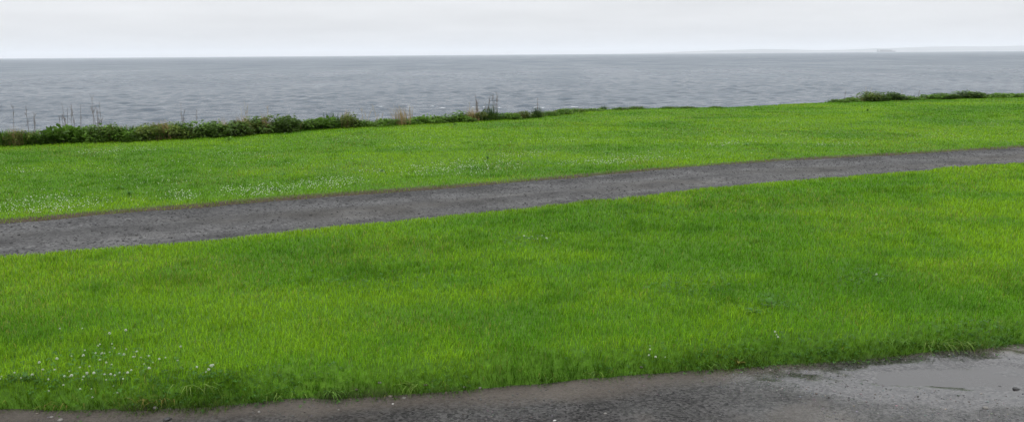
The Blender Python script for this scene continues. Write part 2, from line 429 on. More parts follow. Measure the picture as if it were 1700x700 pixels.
BRIGHT = np.array([0.184, 0.338, 0.011]); MID = np.array([0.086, 0.226, 0.009]); DRK = np.array([0.042, 0.130, 0.006]); STR = np.array([0.26, 0.22, 0.06]); RUS = np.array([0.16, 0.085, 0.025])  # blade tones: bright, middle, dark, straw, rust
t = np.clip(0.46 + 2.4 * (a - 0.5) + 1.3 * (b - 0.5) + 0.28 * rng.standard_normal(n), 0, 1)[:, None]
band = np.where(y < P1(x) + 0.3, fbm(x * 0.45 + 1.7, y * 1.5, 195, 4), fbm(x * 0.22 + 1.7, y * 0.75, 191, 4))
t = np.clip(t + (1.6 * (band - 0.5))[:, None], 0, 1)
col = MID * (1 - t) + BRIGHT * t
dk = np.clip(1.5 * (0.45 - a) + 0.9 * (0.45 - band) + 0.8 * clump + 0.15 * rng.standard_normal(n), 0, 1)[:, None] * 0.6
col = col * (1 - dk) + DRK * dk
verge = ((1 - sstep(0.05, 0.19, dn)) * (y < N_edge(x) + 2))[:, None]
col = col * (1 - 0.85 * verge) + np.array([0.026, 0.085, 0.005]) * 0.85 * verge  # lush dark verge leaves, with the bank's shade put into their colour
st = (rng.random(n) < 0.022 + 0.15 * sstep(0.52, 0.70, c))[:, None] * (0.3 + 0.6 * rng.random((n, 1)))
col = col * (1 - st) + STR * st
ru = ((1 - sstep(0.03, 0.16, edge + 0.30 * (fbm(x * 0.9, y * 0.3, 131, 3) - 0.42))) * np.where(d1 < 0.4, 0.35, 0.8))[:, None] * (rng.random((n, 1)) < 0.75)
ru = np.where(y[:, None] > P2(x)[:, None] - 0.2, ru, ru * np.where(dn < 0.4, 0.22, 0.7)[:, None])
col = col * (1 - ru) + RUS * ru
lime = ((1 - sstep(0.05, 0.5, d1)) * (y < P1(x) + 0.2))[:, None] * 0.5                 # fresh young grass along the path
col = col * (1 - lime) + np.array([0.20, 0.34, 0.010]) * lime
col = col * (0.52 + 0.92 * rng.random((n, 1)))
dist = y
hgt = (0.026 + 0.028 * rng.random(n)) * (0.75 + 0.5 * b) * (1 + 0.35 * clump) * np.where(y > P2(x), 0.75, 1.0) * (0.6 + 0.4 * sstep(0, 0.2, edge))
seaward = sstep(-0.5, 0.1, y - E_edge(x)); hgt = hgt * (1 + 1.0 * seaward * rng.random(n))
wid = 0.0028 * (dist / 5) ** 0.85 * (0.75 + 0.5 * rng.random(n))
az = rng.random(n) * 6.2832; lean = 0.25 + 0.55 * rng.random(n)
lx = np.cos(az) * lean + 0.10; ly = np.sin(az) * lean
hang = verge[:, 0] * (0.5 + 0.8 * rng.random(n))
lx = lx * (1 - 0.3 * hang); ly = ly - 1.1 * hang
hgt = hgt * (1 + 0.9 * verge[:, 0])
fa = az + 1.5708 + 0.8 * rng.standard_normal(n)
wx, wy = np.cos(fa) * wid / 2, np.sin(fa) * wid / 2
base = np.stack([x, y, z], -1)
mid = base + np.stack([lx * hgt * 0.35, ly * hgt * 0.35, hgt * 0.62], -1)
drop = np.clip(1 - 0.35 * np.hypot(lx, ly), 0.25, 1)
tip = base + np.stack([lx * hgt * 1.0, ly * hgt * 1.0, hgt * drop], -1)
wv = np.stack([wx, wy, 0 * wx], -1)
V = np.stack([base - wv, base + wv, mid + wv * 0.8, mid - wv * 0.8, tip], 1).reshape(-1, 3)
o5 = np.arange(n) * 5
Q = np.stack([o5, o5 + 1, o5 + 2, o5 + 3], -1); T = np.stack([o5 + 3, o5 + 2, o5 + 4], -1)
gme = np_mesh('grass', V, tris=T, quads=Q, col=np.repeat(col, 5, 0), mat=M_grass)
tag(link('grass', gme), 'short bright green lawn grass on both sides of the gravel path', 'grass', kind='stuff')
print('blades', n)

# low clover and broad leaves on the verge and in patches of the lawn
def clover_cloud(x, y, hz, size, col):
    n = len(x); z = H(x, y) + hz
    V = []; F = []
    a0 = rng.random(n) * 6.28
    tl = rng.uniform(-0.5, 0.5, (n, 2)); verts = []
    for kk in range(3):
        an = a0 + kk * 2.094; c_, s_ = np.cos(an), np.sin(an)
        for (u, v) in ((0.05, 0), (0.6, -0.42), (1.0, 0), (0.6, 0.42)):
            X = (u * c_ - v * s_) * size; Y = (u * s_ + v * c_) * size
            verts.append(np.stack([x + X, y + Y, z + X * tl[:, 0] + Y * tl[:, 1] - 0.25 * size * u * u], -1))
    V = np.stack(verts, 1).reshape(-1, 3)
    o = (np.arange(n) * 12)[:, None]
    Q = np.concatenate([np.concatenate([o + 4 * k + j for j in range(4)], 1) for k in range(3)])
    return V, Q, np.repeat(col, 12, 0)
n = 9000
x = rng.uniform(-4.2, 5.4, n); y = N_edge(x) + rng.normal(0.10, 0.06, n)
dense = 0.6 * sstep(0.30, 0.60, fbm(x * 1.3, y * 1.3, 141, 3)); k = (rng.random(n) < dense); x, y = x[k], y[k]; n = len(x)
cc = np.array([0.034, 0.10, 0.010]) * (0.6 + 0.8 * rng.random((n, 1)))
cv1, cq1, ccl1 = clover_cloud(x, y, rng.uniform(0.01, 0.05, n), rng.uniform(0.007, 0.014, n), cc)
pts = []
for cx, cy, sx, sy, m_ in ((880, 400, 60, 12, 160), (1280, 505, 45, 14, 70), (170, 615, 110, 45, 160), (60, 640, 90, 20, 110), (345, 628, 50, 20, 40), (440, 350, 0, 0, 0),
                           (1060, 355, 90, 16, 200), (600, 470, 120, 25, 160), (1150, 480, 90, 25, 200), (1420, 465, 60, 20, 120)):
    if m_: pts.append(hits(cx + rng.normal(0, sx * .5, m_), cy + rng.normal(0, sy * .5, m_))[:, :2])
pts = np.concatenate(pts); n = len(pts)
cc = np.array([0.040, 0.115, 0.012]) * (0.7 + 0.7 * rng.random((n, 1)))
cv2, cq2, ccl2 = clover_cloud(pts[:, 0], pts[:, 1], rng.uniform(0.015, 0.045, n), rng.uniform(0.008, 0.016, n), cc)
cm = np_mesh('clover_leaves', np.concatenate([cv1, cv2]), quads=np.concatenate([cq1, cq2 + len(cv1)]), col=np.concatenate([ccl1, ccl2]), mat=M_clover)
tag(link('clover_leaves', cm), 'dark green clover leaves along the road verge', 'clover', kind='stuff')

# ------------------------------------------------------------------ white flowers
M_petal = plain('white_petal', (0.52, 0.56, 0.46), 0.6, 200, 0.1)
M_stem = leafy('flower_stem', (0.07, 0.15, 0.02), trans=0.1)
def head_mesh(kind):
    V = []; T = []
    cnt = 26
    for i in range(cnt):                       # a ball of small florets
        ph = math.acos(1 - 1.7 * (i + .5) / cnt); th = i * 2.39996
        d = np.array([math.sin(ph) * math.cos(th), math.sin(ph) * math.sin(th), math.cos(ph)])
        s = np.cross(d, [0.3, 0.2, 1.0]); s /= np.linalg.norm(s); u_ = np.cross(s, d)
        o = len(V)
        for q in (d * 0.35, d * 0.8 + s * 0.22, d * (1 + .15 * random.random()), d * 0.8 - s * 0.22, d * 0.75 + u_ * .2):
            V.append(q)
        T += [(o, o + 1, o + 2), (o, o + 2, o + 3), (o + 1, o + 4, o + 2), (o + 3, o + 2, o + 4)]
    return np_mesh('flower_head', np.array(V) , tris=T, mat=M_petal)
def tube(pts, rad, sides=5):
    V = []; Q = []
    pts = [np.array(p, float) for p in pts]
    for i, p in enumerate(pts):
        d = pts[min(i + 1, len(pts) - 1)] - pts[max(i - 1, 0)]; d /= np.linalg.norm(d) + 1e-9
        a = np.cross(d, [0.31, 0.95, 0.1]); a /= np.linalg.norm(a); b = np.cross(d, a)
        r = rad[i] if hasattr(rad, '__len__') else rad
        for k in range(sides):
            an = 6.2832 * k / sides; V.append(p + (a * math.cos(an) + b * math.sin(an)) * r)
    for i in range(len(pts) - 1):
        for k in range(sides):
            Q.append((i * sides + k, i * sides + (k + 1) % sides, (i + 1) * sides + (k + 1) % sides, (i + 1) * sides + k))
    return np.array(V), np.array(Q)
HEADS = [head_mesh(0) for _ in range(3)]
sv, sq = tube([(0, 0, 0), (0.006, 0.002, 0.03), (0.004, 0.0, 0.062)], 0.0011, 4)
STEMM = np_mesh('flower_stem', sv, quads=sq, mat=M_stem)
def near_flower(px, py, label, group, s=1.0):
    d = ray(px, py)
    hx, hy, hz = hit(px, py + 6)
    e = bpy.data.objects.new('white_flower', None); COL.objects.link(e); e.location = (hx, hy, hz); e.empty_display_size = 0.02
    e.rotation_euler = (0, 0, random.random() * 6.28)
    k = 0.8 + 0.5 * random.random(); e.scale = (k, k, k)
    tag(e, label, 'flower', group)
    link('stem', STEMM, e)
    r = 0.0058 * s * random.uniform(0.8, 1.3)
    link('flower_head', random.choice(HEADS), e, loc=(0.004, 0, 0.060), rot=(random.uniform(-.4, .4), random.uniform(-.4, .4), 0), scale=(r, r, r * .9))
    return e
NEARF = [(137, 555), (101, 558), (212, 561), (184, 567), (168, 578), (165, 584), (189, 583), (192, 586), (161, 594), (170, 596), (183, 595), (174, 598), (199, 602), (208, 602), (169, 602), (169, 609),
         (140, 604), (98, 609), (94, 624), (117, 626), (149, 621), (134, 618), (177, 617), (186, 619), (224, 606), (236, 606), (247, 605), (240, 615), (219, 622), (251, 626), (275, 605), (295, 612),
         (330, 624), (342, 630), (267, 609), (303, 589), (1, 640), (3, 634), (27, 640), (37, 646), (58, 643), (83, 644), (84, 657), (108, 637), (117, 636), (121, 641), (109, 653), (145, 633), (140, 635), (148, 641),
         (138, 646), (136, 655), (152, 655), (180, 649), (188, 645), (192, 639), (190, 652), (197, 658), (200, 630), (154, 670), (120, 600), (143, 590), (210, 592), (230, 595), (160, 640), (176, 630), (206, 640), (212, 633), (225, 600), (256, 610), (66, 616), (75, 628)]
for q in NEARF:
    near_flower(q[0], q[1], 'small round white clover flower in the loose patch of lawn above the road verge', 'clover flowers beside the road verge')
for q in ((355, 615), (353.5, 621), (349, 625)):
    near_flower(q[0], q[1], 'white clover flower in the tight bright bunch at the right end of the flower patch', 'tight bunch of clover flowers', 1.25)
for q in ((1078, 586), (1080, 594), (1076, 597), (1087, 601), (1103, 596)):
    near_flower(q[0], q[1], 'white clover flower in the small bunch of five at the middle of the road verge', 'small bunch of five clover flowers')
for q in ((1285, 566), (1287, 571), (1292, 575)):
    near_flower(q[0], q[1], 'white clover flower in the bunch of three at the right of the road verge', 'bunch of three clover flowers')
for q in ((869, 398), (877, 402), (893, 401), (899, 397), (884, 396), (908, 403)):
    near_flower(q[0], q[1], 'tiny white flower among darker leaves at the middle of the near lawn', 'white flowers amid the near lawn', 1.1)
near_flower(1453, 462, 'lone white flower over grey green leaves in the near lawn, right', None, 1.5)

# flowers beyond the path: the most visible ones as things, the thousands of others as one drift
PATCH = [  # name, centre, half size in the photograph, count, individuals
    ('in the wide patch beside the path, far left', 85, 345, 85, 17, 380, 45),
    ('in the thin far streak below the hedge at the left', 195, 252, 70, 4, 160, 15),
    ('over the rusty path edge, left of middle', 300, 328, 30, 9, 90, 15),
    ('in the long patch lining the path, left of middle', 430, 318, 65, 10, 260, 25),
    ('in the patch above the path, nearly middle', 545, 306, 55, 9, 220, 25),
    ('in the broad dense patch at the far lawn middle', 770, 280, 85, 12, 420, 40),
    ('in the row along the path just right of the middle', 1010, 269, 85, 6, 260, 30),
    ('in the pale streak high on the far lawn at the middle', 875, 258, 45, 5, 90, 10),
    ('in the bright streak on the far lawn right of the middle', 1215, 240, 38, 4, 110, 12),
    ('in the rightmost short streak on the far lawn', 1385, 242, 42, 3, 70, 8)]
fhm = head_mesh(1)
drift_pts = []
for nm, cx, cy, sx, sy, cnt, ind in PATCH:
    r_ = rng.random(cnt) ** 0.62; th_ = rng.random(cnt) * 6.283
    hh_ = hits(cx + sx * 1.15 * r_ * np.cos(th_) + rng.normal(0, 6, cnt), cy + sy * 1.15 * r_ * np.sin(th_) - sx * r_ * np.cos(th_) * 0.06)
    for i in range(cnt):
        h = tuple(float(q) for q in hh_[i])
        if h[1] < float(P2(h[0])) + 0.15 and h[1] > float(P1(h[0])) - 0.1: continue
        if i < ind:
            s = random.uniform(0.005, 0.009)
            o = link('white_flower', fhm, loc=(h[0], h[1], h[2] + random.uniform(0.026, 0.042)), rot=(0, 0, random.random() * 6.28), scale=(s, s, s * .8))
            tag(o, 'tiny white flower ' + nm, 'flower', 'flowers ' + nm)
        else: drift_pts.append(h)
for cx, cy, sx, sy, cnt in ((570, 232, 50, 4, 60), (690, 245, 60, 8, 80), (40, 285, 40, 6, 50), (385, 255, 60, 8, 60), (250, 300, 90, 14, 70), (930, 235, 40, 3, 60), (1300, 205, 40, 4, 40), (1480, 180, 60, 3, 40),
                            (1640, 210, 60, 6, 70), (1560, 228, 110, 6, 110), (1320, 232, 120, 10, 110), (1150, 225, 140, 14, 110), (700, 225, 160, 12, 90), (330, 275, 200, 18, 110), (1080, 196, 40, 3, 40), (500, 270, 120, 14, 70), (1090, 258, 90, 6, 60), (640, 285, 50, 8, 60), (820, 235, 100, 8, 50), (150, 330, 120, 14, 60)):
    drift_pts += list(map(tuple, hits(cx + rng.normal(0, sx * .6, cnt), cy + rng.normal(0, sy * .6, cnt))))
D = np.array(drift_pts); nD = len(D)
x, y, z = D[:, 0], D[:, 1], D[:, 2] + rng.uniform(0.020, 0.042, nD)
s = rng.uniform(0.003, 0.0075, nD)
OCT = np.array([(1, 0, 0), (0, 1, 0), (-1, 0, 0), (0, -1, 0), (0, 0, .8), (0, 0, -.6)], float); OT = np.array([(0, 1, 4), (1, 2, 4), (2, 3, 4), (3, 0, 4), (1, 0, 5), (2, 1, 5), (3, 2, 5), (0, 3, 5)])
V = (OCT[None] * s[:, None, None] * (1 + 0.2 * rng.standard_normal((nD, 6, 1))) + np.stack([x, y, z], -1)[:, None, :]).reshape(-1, 3)
T = (OT[None] + (np.arange(nD) * 6)[:, None, None]).reshape(-1, 3)
tag(link('white_flowers', np_mesh('white_flowers', V, tris=T, mat=M_petal)), 'drifts of tiny white flowers scattered over the far lawn', 'flowers', kind='stuff')

# ------------------------------------------------------------------ plants on the edge of the bluff
M_nettle = leafy('nettle_leaf', (0.085, 0.165, 0.020), vary=0.55)
M_bramble = leafy('bramble_leaf', (0.072, 0.130, 0.022), vary=0.6)
M_dock = leafy('dock_leaf', (0.075, 0.150, 0.018), vary=0.4)
M_dry = leafy('dry_grass', (0.26, 0.19, 0.085), vary=0.35, trans=0.2)
M_olive = leafy('olive_leaf', (0.105, 0.145, 0.026), vary=0.45)
M_long = leafy('long_grass', (0.070, 0.140, 0.020), vary=0.45)
M_dead = plain('dead_stalk', (0.12, 0.098, 0.085), 0.8, 40, 0.3)
M_palestalk = plain('pale_stalk', (0.30, 0.25, 0.18), 0.8, 40, 0.3)
M_wood = plain('green_stem', (0.06, 0.075, 0.03), 0.7, 40, 0.3)

def leaves_mesh(name, cnt, w, h, ls, mat, aspect=0.5, seed=0, upright=0.0, lumps=4):
    """leaf faces filling a low uneven clump w wide and h tall (depth 0.8 w)"""
    rg = np.random.default_rng(seed)
    lc = np.stack([rg.uniform(-w * .4, w * .4, lumps), rg.uniform(-w * .3, w * .3, lumps), rg.uniform(0.25 * h, 0.7 * h, lumps)], -1)
    lr = rg.uniform(0.22, 0.36, lumps) * w
    lc[:2, 2] = 0.22 * h; which = rg.integers(0, lumps, cnt)
    d = rg.standard_normal((cnt, 3)); d /= np.linalg.norm(d, axis=1, keepdims=True)
    p = lc[which] + d * (lr[which] * rg.random(cnt) ** 0.35)[:, None] * np.array([1, 1, 0.75 * h / w * 1.5])
    p[:, 2] = np.abs(p[:, 2]) * 0.98
    p[:, 2] = np.where(p[:, 2] > h, h - rg.random(cnt) * h * 0.3, p[:, 2])
    az = np.arctan2(d[:, 1], d[:, 0]) + rg.normal(0, 0.8, cnt); el = rg.normal(0.15 + upright, 0.5, cnt)
    f = np.stack([np.cos(az) * np.cos(el), np.sin(az) * np.cos(el), np.sin(el)], -1)
    sd = np.cross(f, [0, 0, 1]); sd /= np.linalg.norm(sd, axis=1, keepdims=True) + 1e-6
    roll = rg.normal(0, 0.6, cnt)[:, None]; nn = np.cross(sd, f); sd = sd * np.cos(roll) + nn * np.sin(roll)
    L = (ls * rg.uniform(0.6, 1.4, cnt))[:, None]
    droop = np.array([0, 0, -1.0]) * L * 0.22
    V = np.stack([p, p + f * L * .45 + sd * L * aspect * .5, p + f * L + droop, p + f * L * .45 - sd * L * aspect * .5], 1).reshape(-1, 3)
    o = np.arange(cnt) * 4
    T = np.concatenate([np.stack([o, o + 1, o + 2], -1), np.stack([o, o + 2, o + 3], -1)])
    return np_mesh(name, V, tris=T, mat=mat)

def stems_mesh(name, cnt, w, h, mat, rad=0.004, seed=0, lean=0.25):
    rr = random.Random(seed); VV = []; QQ = []; o = 0
    for _ in range(cnt):
        bx, by = rr.uniform(-w * .35, w * .35), rr.uniform(-w * .25, w * .25); hh = h * rr.uniform(.6, 1)
        ax, ay = rr.gauss(0, lean) * hh, rr.gauss(0, lean) * hh
        v, q = tube([(bx, by, -0.03), (bx + ax * .3, by + ay * .3, hh * .5), (bx + ax, by + ay, hh)], [rad, rad * .8, rad * .4], 4)
        VV.append(v); QQ.append(q + o); o += len(v)
    return np_mesh(name, np.concatenate(VV), quads=np.concatenate(QQ), mat=mat)

def blades_mesh(name, cnt, w, h, mat, seed=0, bw=0.006, lean=0.35, bias=0.0):
    rg = np.random.default_rng(seed)
    bx = rg.normal(0, w * .22, cnt); by = rg.normal(0, w * .15, cnt); hh = h * rg.uniform(.45, 1, cnt)
    az = rg.random(cnt) * 6.28; ln = np.abs(rg.normal(0, lean, cnt))
    dx = np.cos(az) * ln + bias; dy = np.sin(az) * ln
    fa = rg.random(cnt) * 3.14; wv = np.stack([np.cos(fa) * bw / 2, np.sin(fa) * bw / 2, 0 * fa], -1)
    b0 = np.stack([bx, by, 0 * bx - .02], -1); m1 = b0 + np.stack([dx * hh * .3, dy * hh * .3, hh * .6], -1); tp = b0 + np.stack([dx * hh, dy * hh, hh * (1 - .2 * ln)], -1)
    V = np.stack([b0 - wv, b0 + wv, m1 + wv * .8, m1 - wv * .8, tp], 1).reshape(-1, 3); o = np.arange(cnt) * 5
    return np_mesh(name, V, quads=np.stack([o, o + 1, o + 2, o + 3], -1), tris=np.stack([o + 3, o + 2, o + 4], -1), mat=mat)

M_dark = leafy('dark_blade', (0.032, 0.070, 0.012), vary=0.4)
VAR = {}
for i in range(3):
    VAR['nettle', i] = [('foliage', leaves_mesh('foliage', 1300, 0.62, 0.52, 0.070, M_nettle, 0.5, 200 + i, 0.1, 6)), ('stems', stems_mesh('stems', 14, 0.5, 0.40, M_wood, 0.004, 210 + i, .1))]
    VAR['bramble', i] = [('foliage', leaves_mesh('foliage', 1500, 0.66, 0.54, 0.062, M_bramble, 0.65, 220 + i, 0, 6)), ('stems', stems_mesh('stems', 10, 0.5, 0.42, M_dead, 0.004, 230 + i, .5))]
    VAR['dock', i] = [('foliage', leaves_mesh('foliage', 260, 0.56, 0.42, 0.16, M_dock, 0.42, 240 + i, 0.55, 5)), ('stems', stems_mesh('stems', 6, 0.3, 0.35, M_wood, 0.005, 250 + i, .1))]
    VAR['olive', i] = [('foliage', leaves_mesh('foliage', 1300, 0.62, 0.50, 0.060, M_olive, 0.5, 260 + i, 0.2, 6)), ('dry_leaves', blades_mesh('dry_leaves', 45, 0.55, 0.46, M_dry, 270 + i))]
    VAR['low', i] = [('foliage', leaves_mesh('foliage', 800, 0.66, 0.26, 0.06, M_nettle, 0.5, 280 + i, 0.2, 6)), ('leaves', blades_mesh('leaves', 120, 0.6, 0.22, M_long, 290 + i, 0.008))]
    VAR['tuft', i] = [('leaves', blades_mesh('leaves', 420, 0.46, 0.28, M_long, 300 + i, 0.012, 0.5)), ('dry_leaves', blades_mesh('dry_leaves', 40, 0.4, 0.28, M_dry, 310 + i, .008))]
    VAR['spiky', i] = [('foliage', leaves_mesh('foliage', 700, 0.50, 0.42, 0.060, M_bramble, 0.5, 330 + i, 0.5, 5)), ('leaves', blades_mesh('leaves', 90, 0.45, 0.66, M_dark, 340 + i, 0.016, 0.15))]
    VAR['dry', i] = [('leaves', blades_mesh('leaves', 120, 0.36, 0.56, M_dry, 320 + i, 0.007, 0.25, 0.12))]

def put(kind, name, var, px, py, label, cat, group, w=1.0, h=1.0):
    x, y = at_z(px, py, 0.0)
    y += 0.02 if kind == 'dry' else 0.10; z = float(H(x, y))
    e = bpy.data.objects.new(name, None); COL.objects.link(e); e.location = (x, y, z - 0.01); e.empty_display_size = 0.2
    e.rotation_euler = (0, 0, random.uniform(-0.5, 0.5) + (3.14 if random.random() < .5 else 0)); e.scale = (w, w, h)
    tag(e, label, cat, group)
    for nm, me in VAR[kind, var]: link(nm, me, e)
    return e

EDGE_PX = [(0, 244), (100, 239), (200, 236), (300, 231), (400, 225), (500, 217), (600, 211), (700, 206), (800, 201), (880, 197), (920, 192), (960, 187), (1000, 183), (1060, 181), (1130, 181), (1200, 180), (1275, 176), (1350, 172), (1400, 169), (1450, 168), (1500, 166), (1560, 164), (1700, 162)]
def edge_py(px): return float(np.interp(px, [q[0] for q in EDGE_PX], [q[1] for q in EDGE_PX]))
G = 'plants along the top of the bluff'
NAME = {'nettle': 'leafy_plant', 'bramble': 'bramble_bush', 'dock': 'dock_plant', 'olive': 'scrub_bush', 'low': 'low_plant', 'tuft': 'long_grass_tuft', 'dry': 'dry_grass_clump', 'spiky': 'dark_shrub'}
CAT = {'nettle': 'plant', 'bramble': 'bush', 'dock': 'dock plant', 'olive': 'bush', 'low': 'plant', 'tuft': 'grass tuft', 'dry': 'dry grass', 'spiky': 'shrub'}
PL = [
 ('olive', -30, 1.0, .85, 'olive leafy bush cut by the left border of the photo'),
 ('olive', 12, .95, .95, 'olive leafy bush at the left end of the hedge, before the gap'),
 ('low', 45, .9, .8, 'low yellow green plant in the dip left of the dark dock leaves'),
 ('nettle', 70, .9, .85, 'dark leafy plant just right of the dip at the left'),
 ('dock', 88, 1.1, 1.05, 'broad leaved dock below the leftmost group of dead stalks'),
 ('dock', 112, 1.1, 1.0, 'broad leaved dock with pale upper leaves between both groups of dead stalks'),
 ('nettle', 138, 1.0, .85, 'dark green leafy plant left of the second group of dead stalks'),
 ('bramble', 165, .9, .95, 'dark purplish bramble right of the second group of dead stalks'),
 ('dock', 158, .8, .75, 'bright green low dock in front of the dark bramble'),
 ('nettle', 202, 1.0, .85, 'green leafy plant right of the rusty dry grass clump'),
 ('olive', 228, 1.0, .9, 'olive bush streaked with dry blades, left of the dark brambles'),
 ('bramble', 258, 1.0, .90, 'very dark bramble bush, leftmost of the long dark row'),
 ('olive', 284, 1.0, .95, 'brownish bush topped with pale seed heads in the long dark row'),
 ('bramble', 308, 1.0, .95, 'dark bramble bush in the middle of the long row, below a thin stalk'),
 ('bramble', 334, 1.0, .95, 'dark green bramble bush left of the pale upright dry clump'),
 ('nettle', 358, 1.0, 1.0, 'leafy plant where the hedge starts to rise, left of the tall bushes'),
 ('bramble', 382, 1.0, 1.0, 'tall dark bramble at the left end of the highest hedge stretch'),
 ('olive', 408, 1.0, 1.06, 'tall brownish bush at the middle of the highest hedge stretch'),
 ('bramble', 434, 1.0, 1.04, 'tallest dark bramble with tan blades at its front'),
 ('bramble', 460, 1.0, 1.04, 'grey green tall bramble at the right end of the highest stretch'),
 ('nettle', 482, .85, .95, 'soft green bush stepping down right of the highest stretch'),
 ('nettle', 508, 1.0, .85, 'rounded bright leafy plant between the tall hedge and the dark shrub'),
 ('dock', 530, 1.0, .85, 'glossy light leaved plant beside the dark pointed shrub'),
 ('spiky', 548, .9, .95, 'dark shrub with two pointed upright shoots'),
 ('olive', 570, .75, .95, 'last tall bush of the hedge before the low green strip'),
 ('low', 597, .9, .9, 'flat dark strip plant right after the last tall bush'),
 ('low', 622, .9, .8, 'flat green plant under the faint thin stalks'),
 ('low', 648, .9, .9, 'flat green plant left of the pale leaning grass'),
 ('low', 690, .9, .95, 'low green plant right of the pale leaning grass'),
 ('low', 714, 1.0, 1.2, 'fresh green plant midway between pale grass and tall stalks'),
 ('nettle', 738, .9, .62, 'fresh green leafy mound left of the tall stalks'),
 ('nettle', 762, .9, .68, 'dark green leafy mound just left of the tall stalks'),
 ('olive', 787, .8, .65, 'tan and olive mound under the tall stalks at the middle'),
 ('spiky', 814, .75, .85, 'dark green spiky shrub at the foot of the tall stalks'),
 ('low', 838, .9, .95, 'low dark plant right of the dark spiky shrub'),
 ('olive', 862, .75, .6, 'pale olive mound left of the small dark shrub'),
 ('spiky', 890, .6, .62, 'small dark shrub with one thin stalk, right of the pale mounds'),
 ('tuft', 914, 1.1, .9, 'long green grass tuft where the bluff edge climbs'),
 ('low', 936, .9, .9, 'dark green plant where the climbing edge meets the small notch'),
 ('tuft', 958, 1.1, .8, 'long grass tuft below the crest at the middle'),
 ('low', 982, .9, .6, 'dark low plant on the crest left of the little knob'),
 ('spiky', 1003, .38, .38, 'little dark knob of leaves standing on the crest'),
 ('tuft', 1030, 1.1, .55, 'flat dark grass tuft right of the little knob'),
 ('tuft', 1058, 1.1, .6, 'flat grass tuft with darker tips on the long crest'),
 ('tuft', 1112, 1.0, .45, 'short dark grass tuft on the bare crest right of the middle'),
 ('tuft', 1142, 1.0, .45, 'short dark grass tuft next right on the bare crest'),
 ('tuft', 1190, .9, .4, 'last short tuft before the bare stretch of bluff edge'),
 ('low', 1393, .8, .6, 'small low plant at the start of the right hand bushes'),
 ('low', 1416, .9, .8, 'low plant left of the dark right hand bush'),
 ('olive', 1438, 1.0, .75, 'yellowish bush leaning on the dark right hand bush'),
 ('bramble', 1460, 1.15, .9, 'highest dark bush of the right hand stretch'),
 ('bramble', 1492, 1.0, .75, 'second dark bush of the right hand stretch'),
 ('low', 1514, 1.0, .9, 'low green plant right of the two dark bushes'),
 ('low', 1546, 1.1, .9, 'low plant between the short stalk and the dark mound'),
 ('nettle', 1574, 1.2, .62, 'left half of the dark mound near the right end'),
 ('bramble', 1600, 1.2, .65, 'right half of the dark mound near the right end'),
 ('low', 1626, 1.1, 1.0, 'low green plant just right of the dark mound'),
 ('low', 1655, 1.2, .9, 'low dark plant second from the right border'),
 ('low', 1685, 1.2, .85, 'low green plant at the right border of the photo'),
 ('low', 1720, 1.2, .9, 'low plant cut off by the right border of the photo'),
]
cnt_var = {}
n = 15000
px_u = np.concatenate([rng.uniform(-70, 985, 11500), rng.uniform(1380, 1770, 3500)])
xu = np.interp(px_u, np.linspace(-80, 1780, 187), [at_z(q, edge_py(q), 0.0)[0] for q in np.linspace(-80, 1780, 187)]) + rng.normal(0, .03, n)
yu = E_edge(xu) + rng.uniform(-0.02, 0.75, n); hu = rng.uniform(.12, .36, n) * (0.7 + 0.8 * fbm(xu * 1.2, yu * 0, 181, 3)) * np.where(px_u > 590, .50, 1.0)
azu = rng.random(n) * 6.28; lnu = np.abs(rng.normal(0, .5, n)); wu = rng.uniform(.010, .030, n)
b0 = np.stack([xu, yu, H(xu, yu) - .02], -1); wv_ = np.stack([np.cos(azu + 1.5) * wu / 2, np.sin(azu + 1.5) * wu / 2, 0 * wu], -1)
m1 = b0 + np.stack([np.cos(azu) * lnu * hu * .4, np.sin(azu) * lnu * hu * .4, hu * .6], -1); tp = b0 + np.stack([np.cos(azu) * lnu * hu, np.sin(azu) * lnu * hu, hu * .9], -1)
cu = np.array([0.060, 0.130, 0.015]) * (0.45 + 1.0 * rng.random((n, 1))); dry_ = (rng.random(n) < .10)[:, None]; cu = np.where(dry_, np.array([.22, .17, .08]), cu)
Vu = np.stack([b0 - wv_ * .6, b0 + wv_ * .6, m1 + wv_, m1 - wv_, tp], 1).reshape(-1, 3); ou = np.arange(n) * 5
tag(link('undergrowth', np_mesh('undergrowth', Vu, quads=np.stack([ou, ou + 1, ou + 2, ou + 3], -1), tris=np.stack([ou + 3, ou + 2, ou + 4], -1), col=np.repeat(cu, 5, 0), mat=M_clover)), 'rank green undergrowth filling the foot of the hedge', 'undergrowth', kind='stuff')
for kd, px, w, h, lab in PL:
    v = cnt_var.get(kd, 0) % 3; cnt_var[kd] = cnt_var.get(kd, 0) + 1
    put(kd, NAME[kd], v, px, edge_py(px), lab, CAT[kd], G, w * (1.08 + 0.012 * max(0, (edge_py(0) - edge_py(px)) / 4)), h * (.80 if px < 590 else .9))
GD = 'dry grass clumps in the hedge'
for px, w, h, lab in ((187, 1.0, .75, 'rusty tan clump of dry grass leaning between the bramble and green plants'), (262, .8, .85, 'thin pale dry grass over the first dark bramble'),
                      (278, .9, .95, 'feathery pinkish dry grass over the brownish bush'), (371, .7, .9, 'pale upright dry grass where the hedge rises'),
                      (402, .9, 1.0, 'reddish brown dry grass at the left of the highest hedge stretch'), (442, .7, 1.05, 'tan dry grass in front of the tallest bramble'),
                      (668, 1.3, 1.05, 'pale leaning clump of dry grass on the low strip'), (28, .8, .85, 'faint pinkish dry grass above the dip at the left'),
                      (574, .8, 1.0, 'pale dry grass behind the last tall bush'), (786, 1.0, .8, 'rusty dry grass at the foot of the tall stalks')):
    v = cnt_var.get('dry', 0) % 3; cnt_var['dry'] = cnt_var.get('dry', 0) + 1
    put('dry', 'dry_grass_clump', v, px, edge_py(px), lab, 'dry grass', GD, w, h)

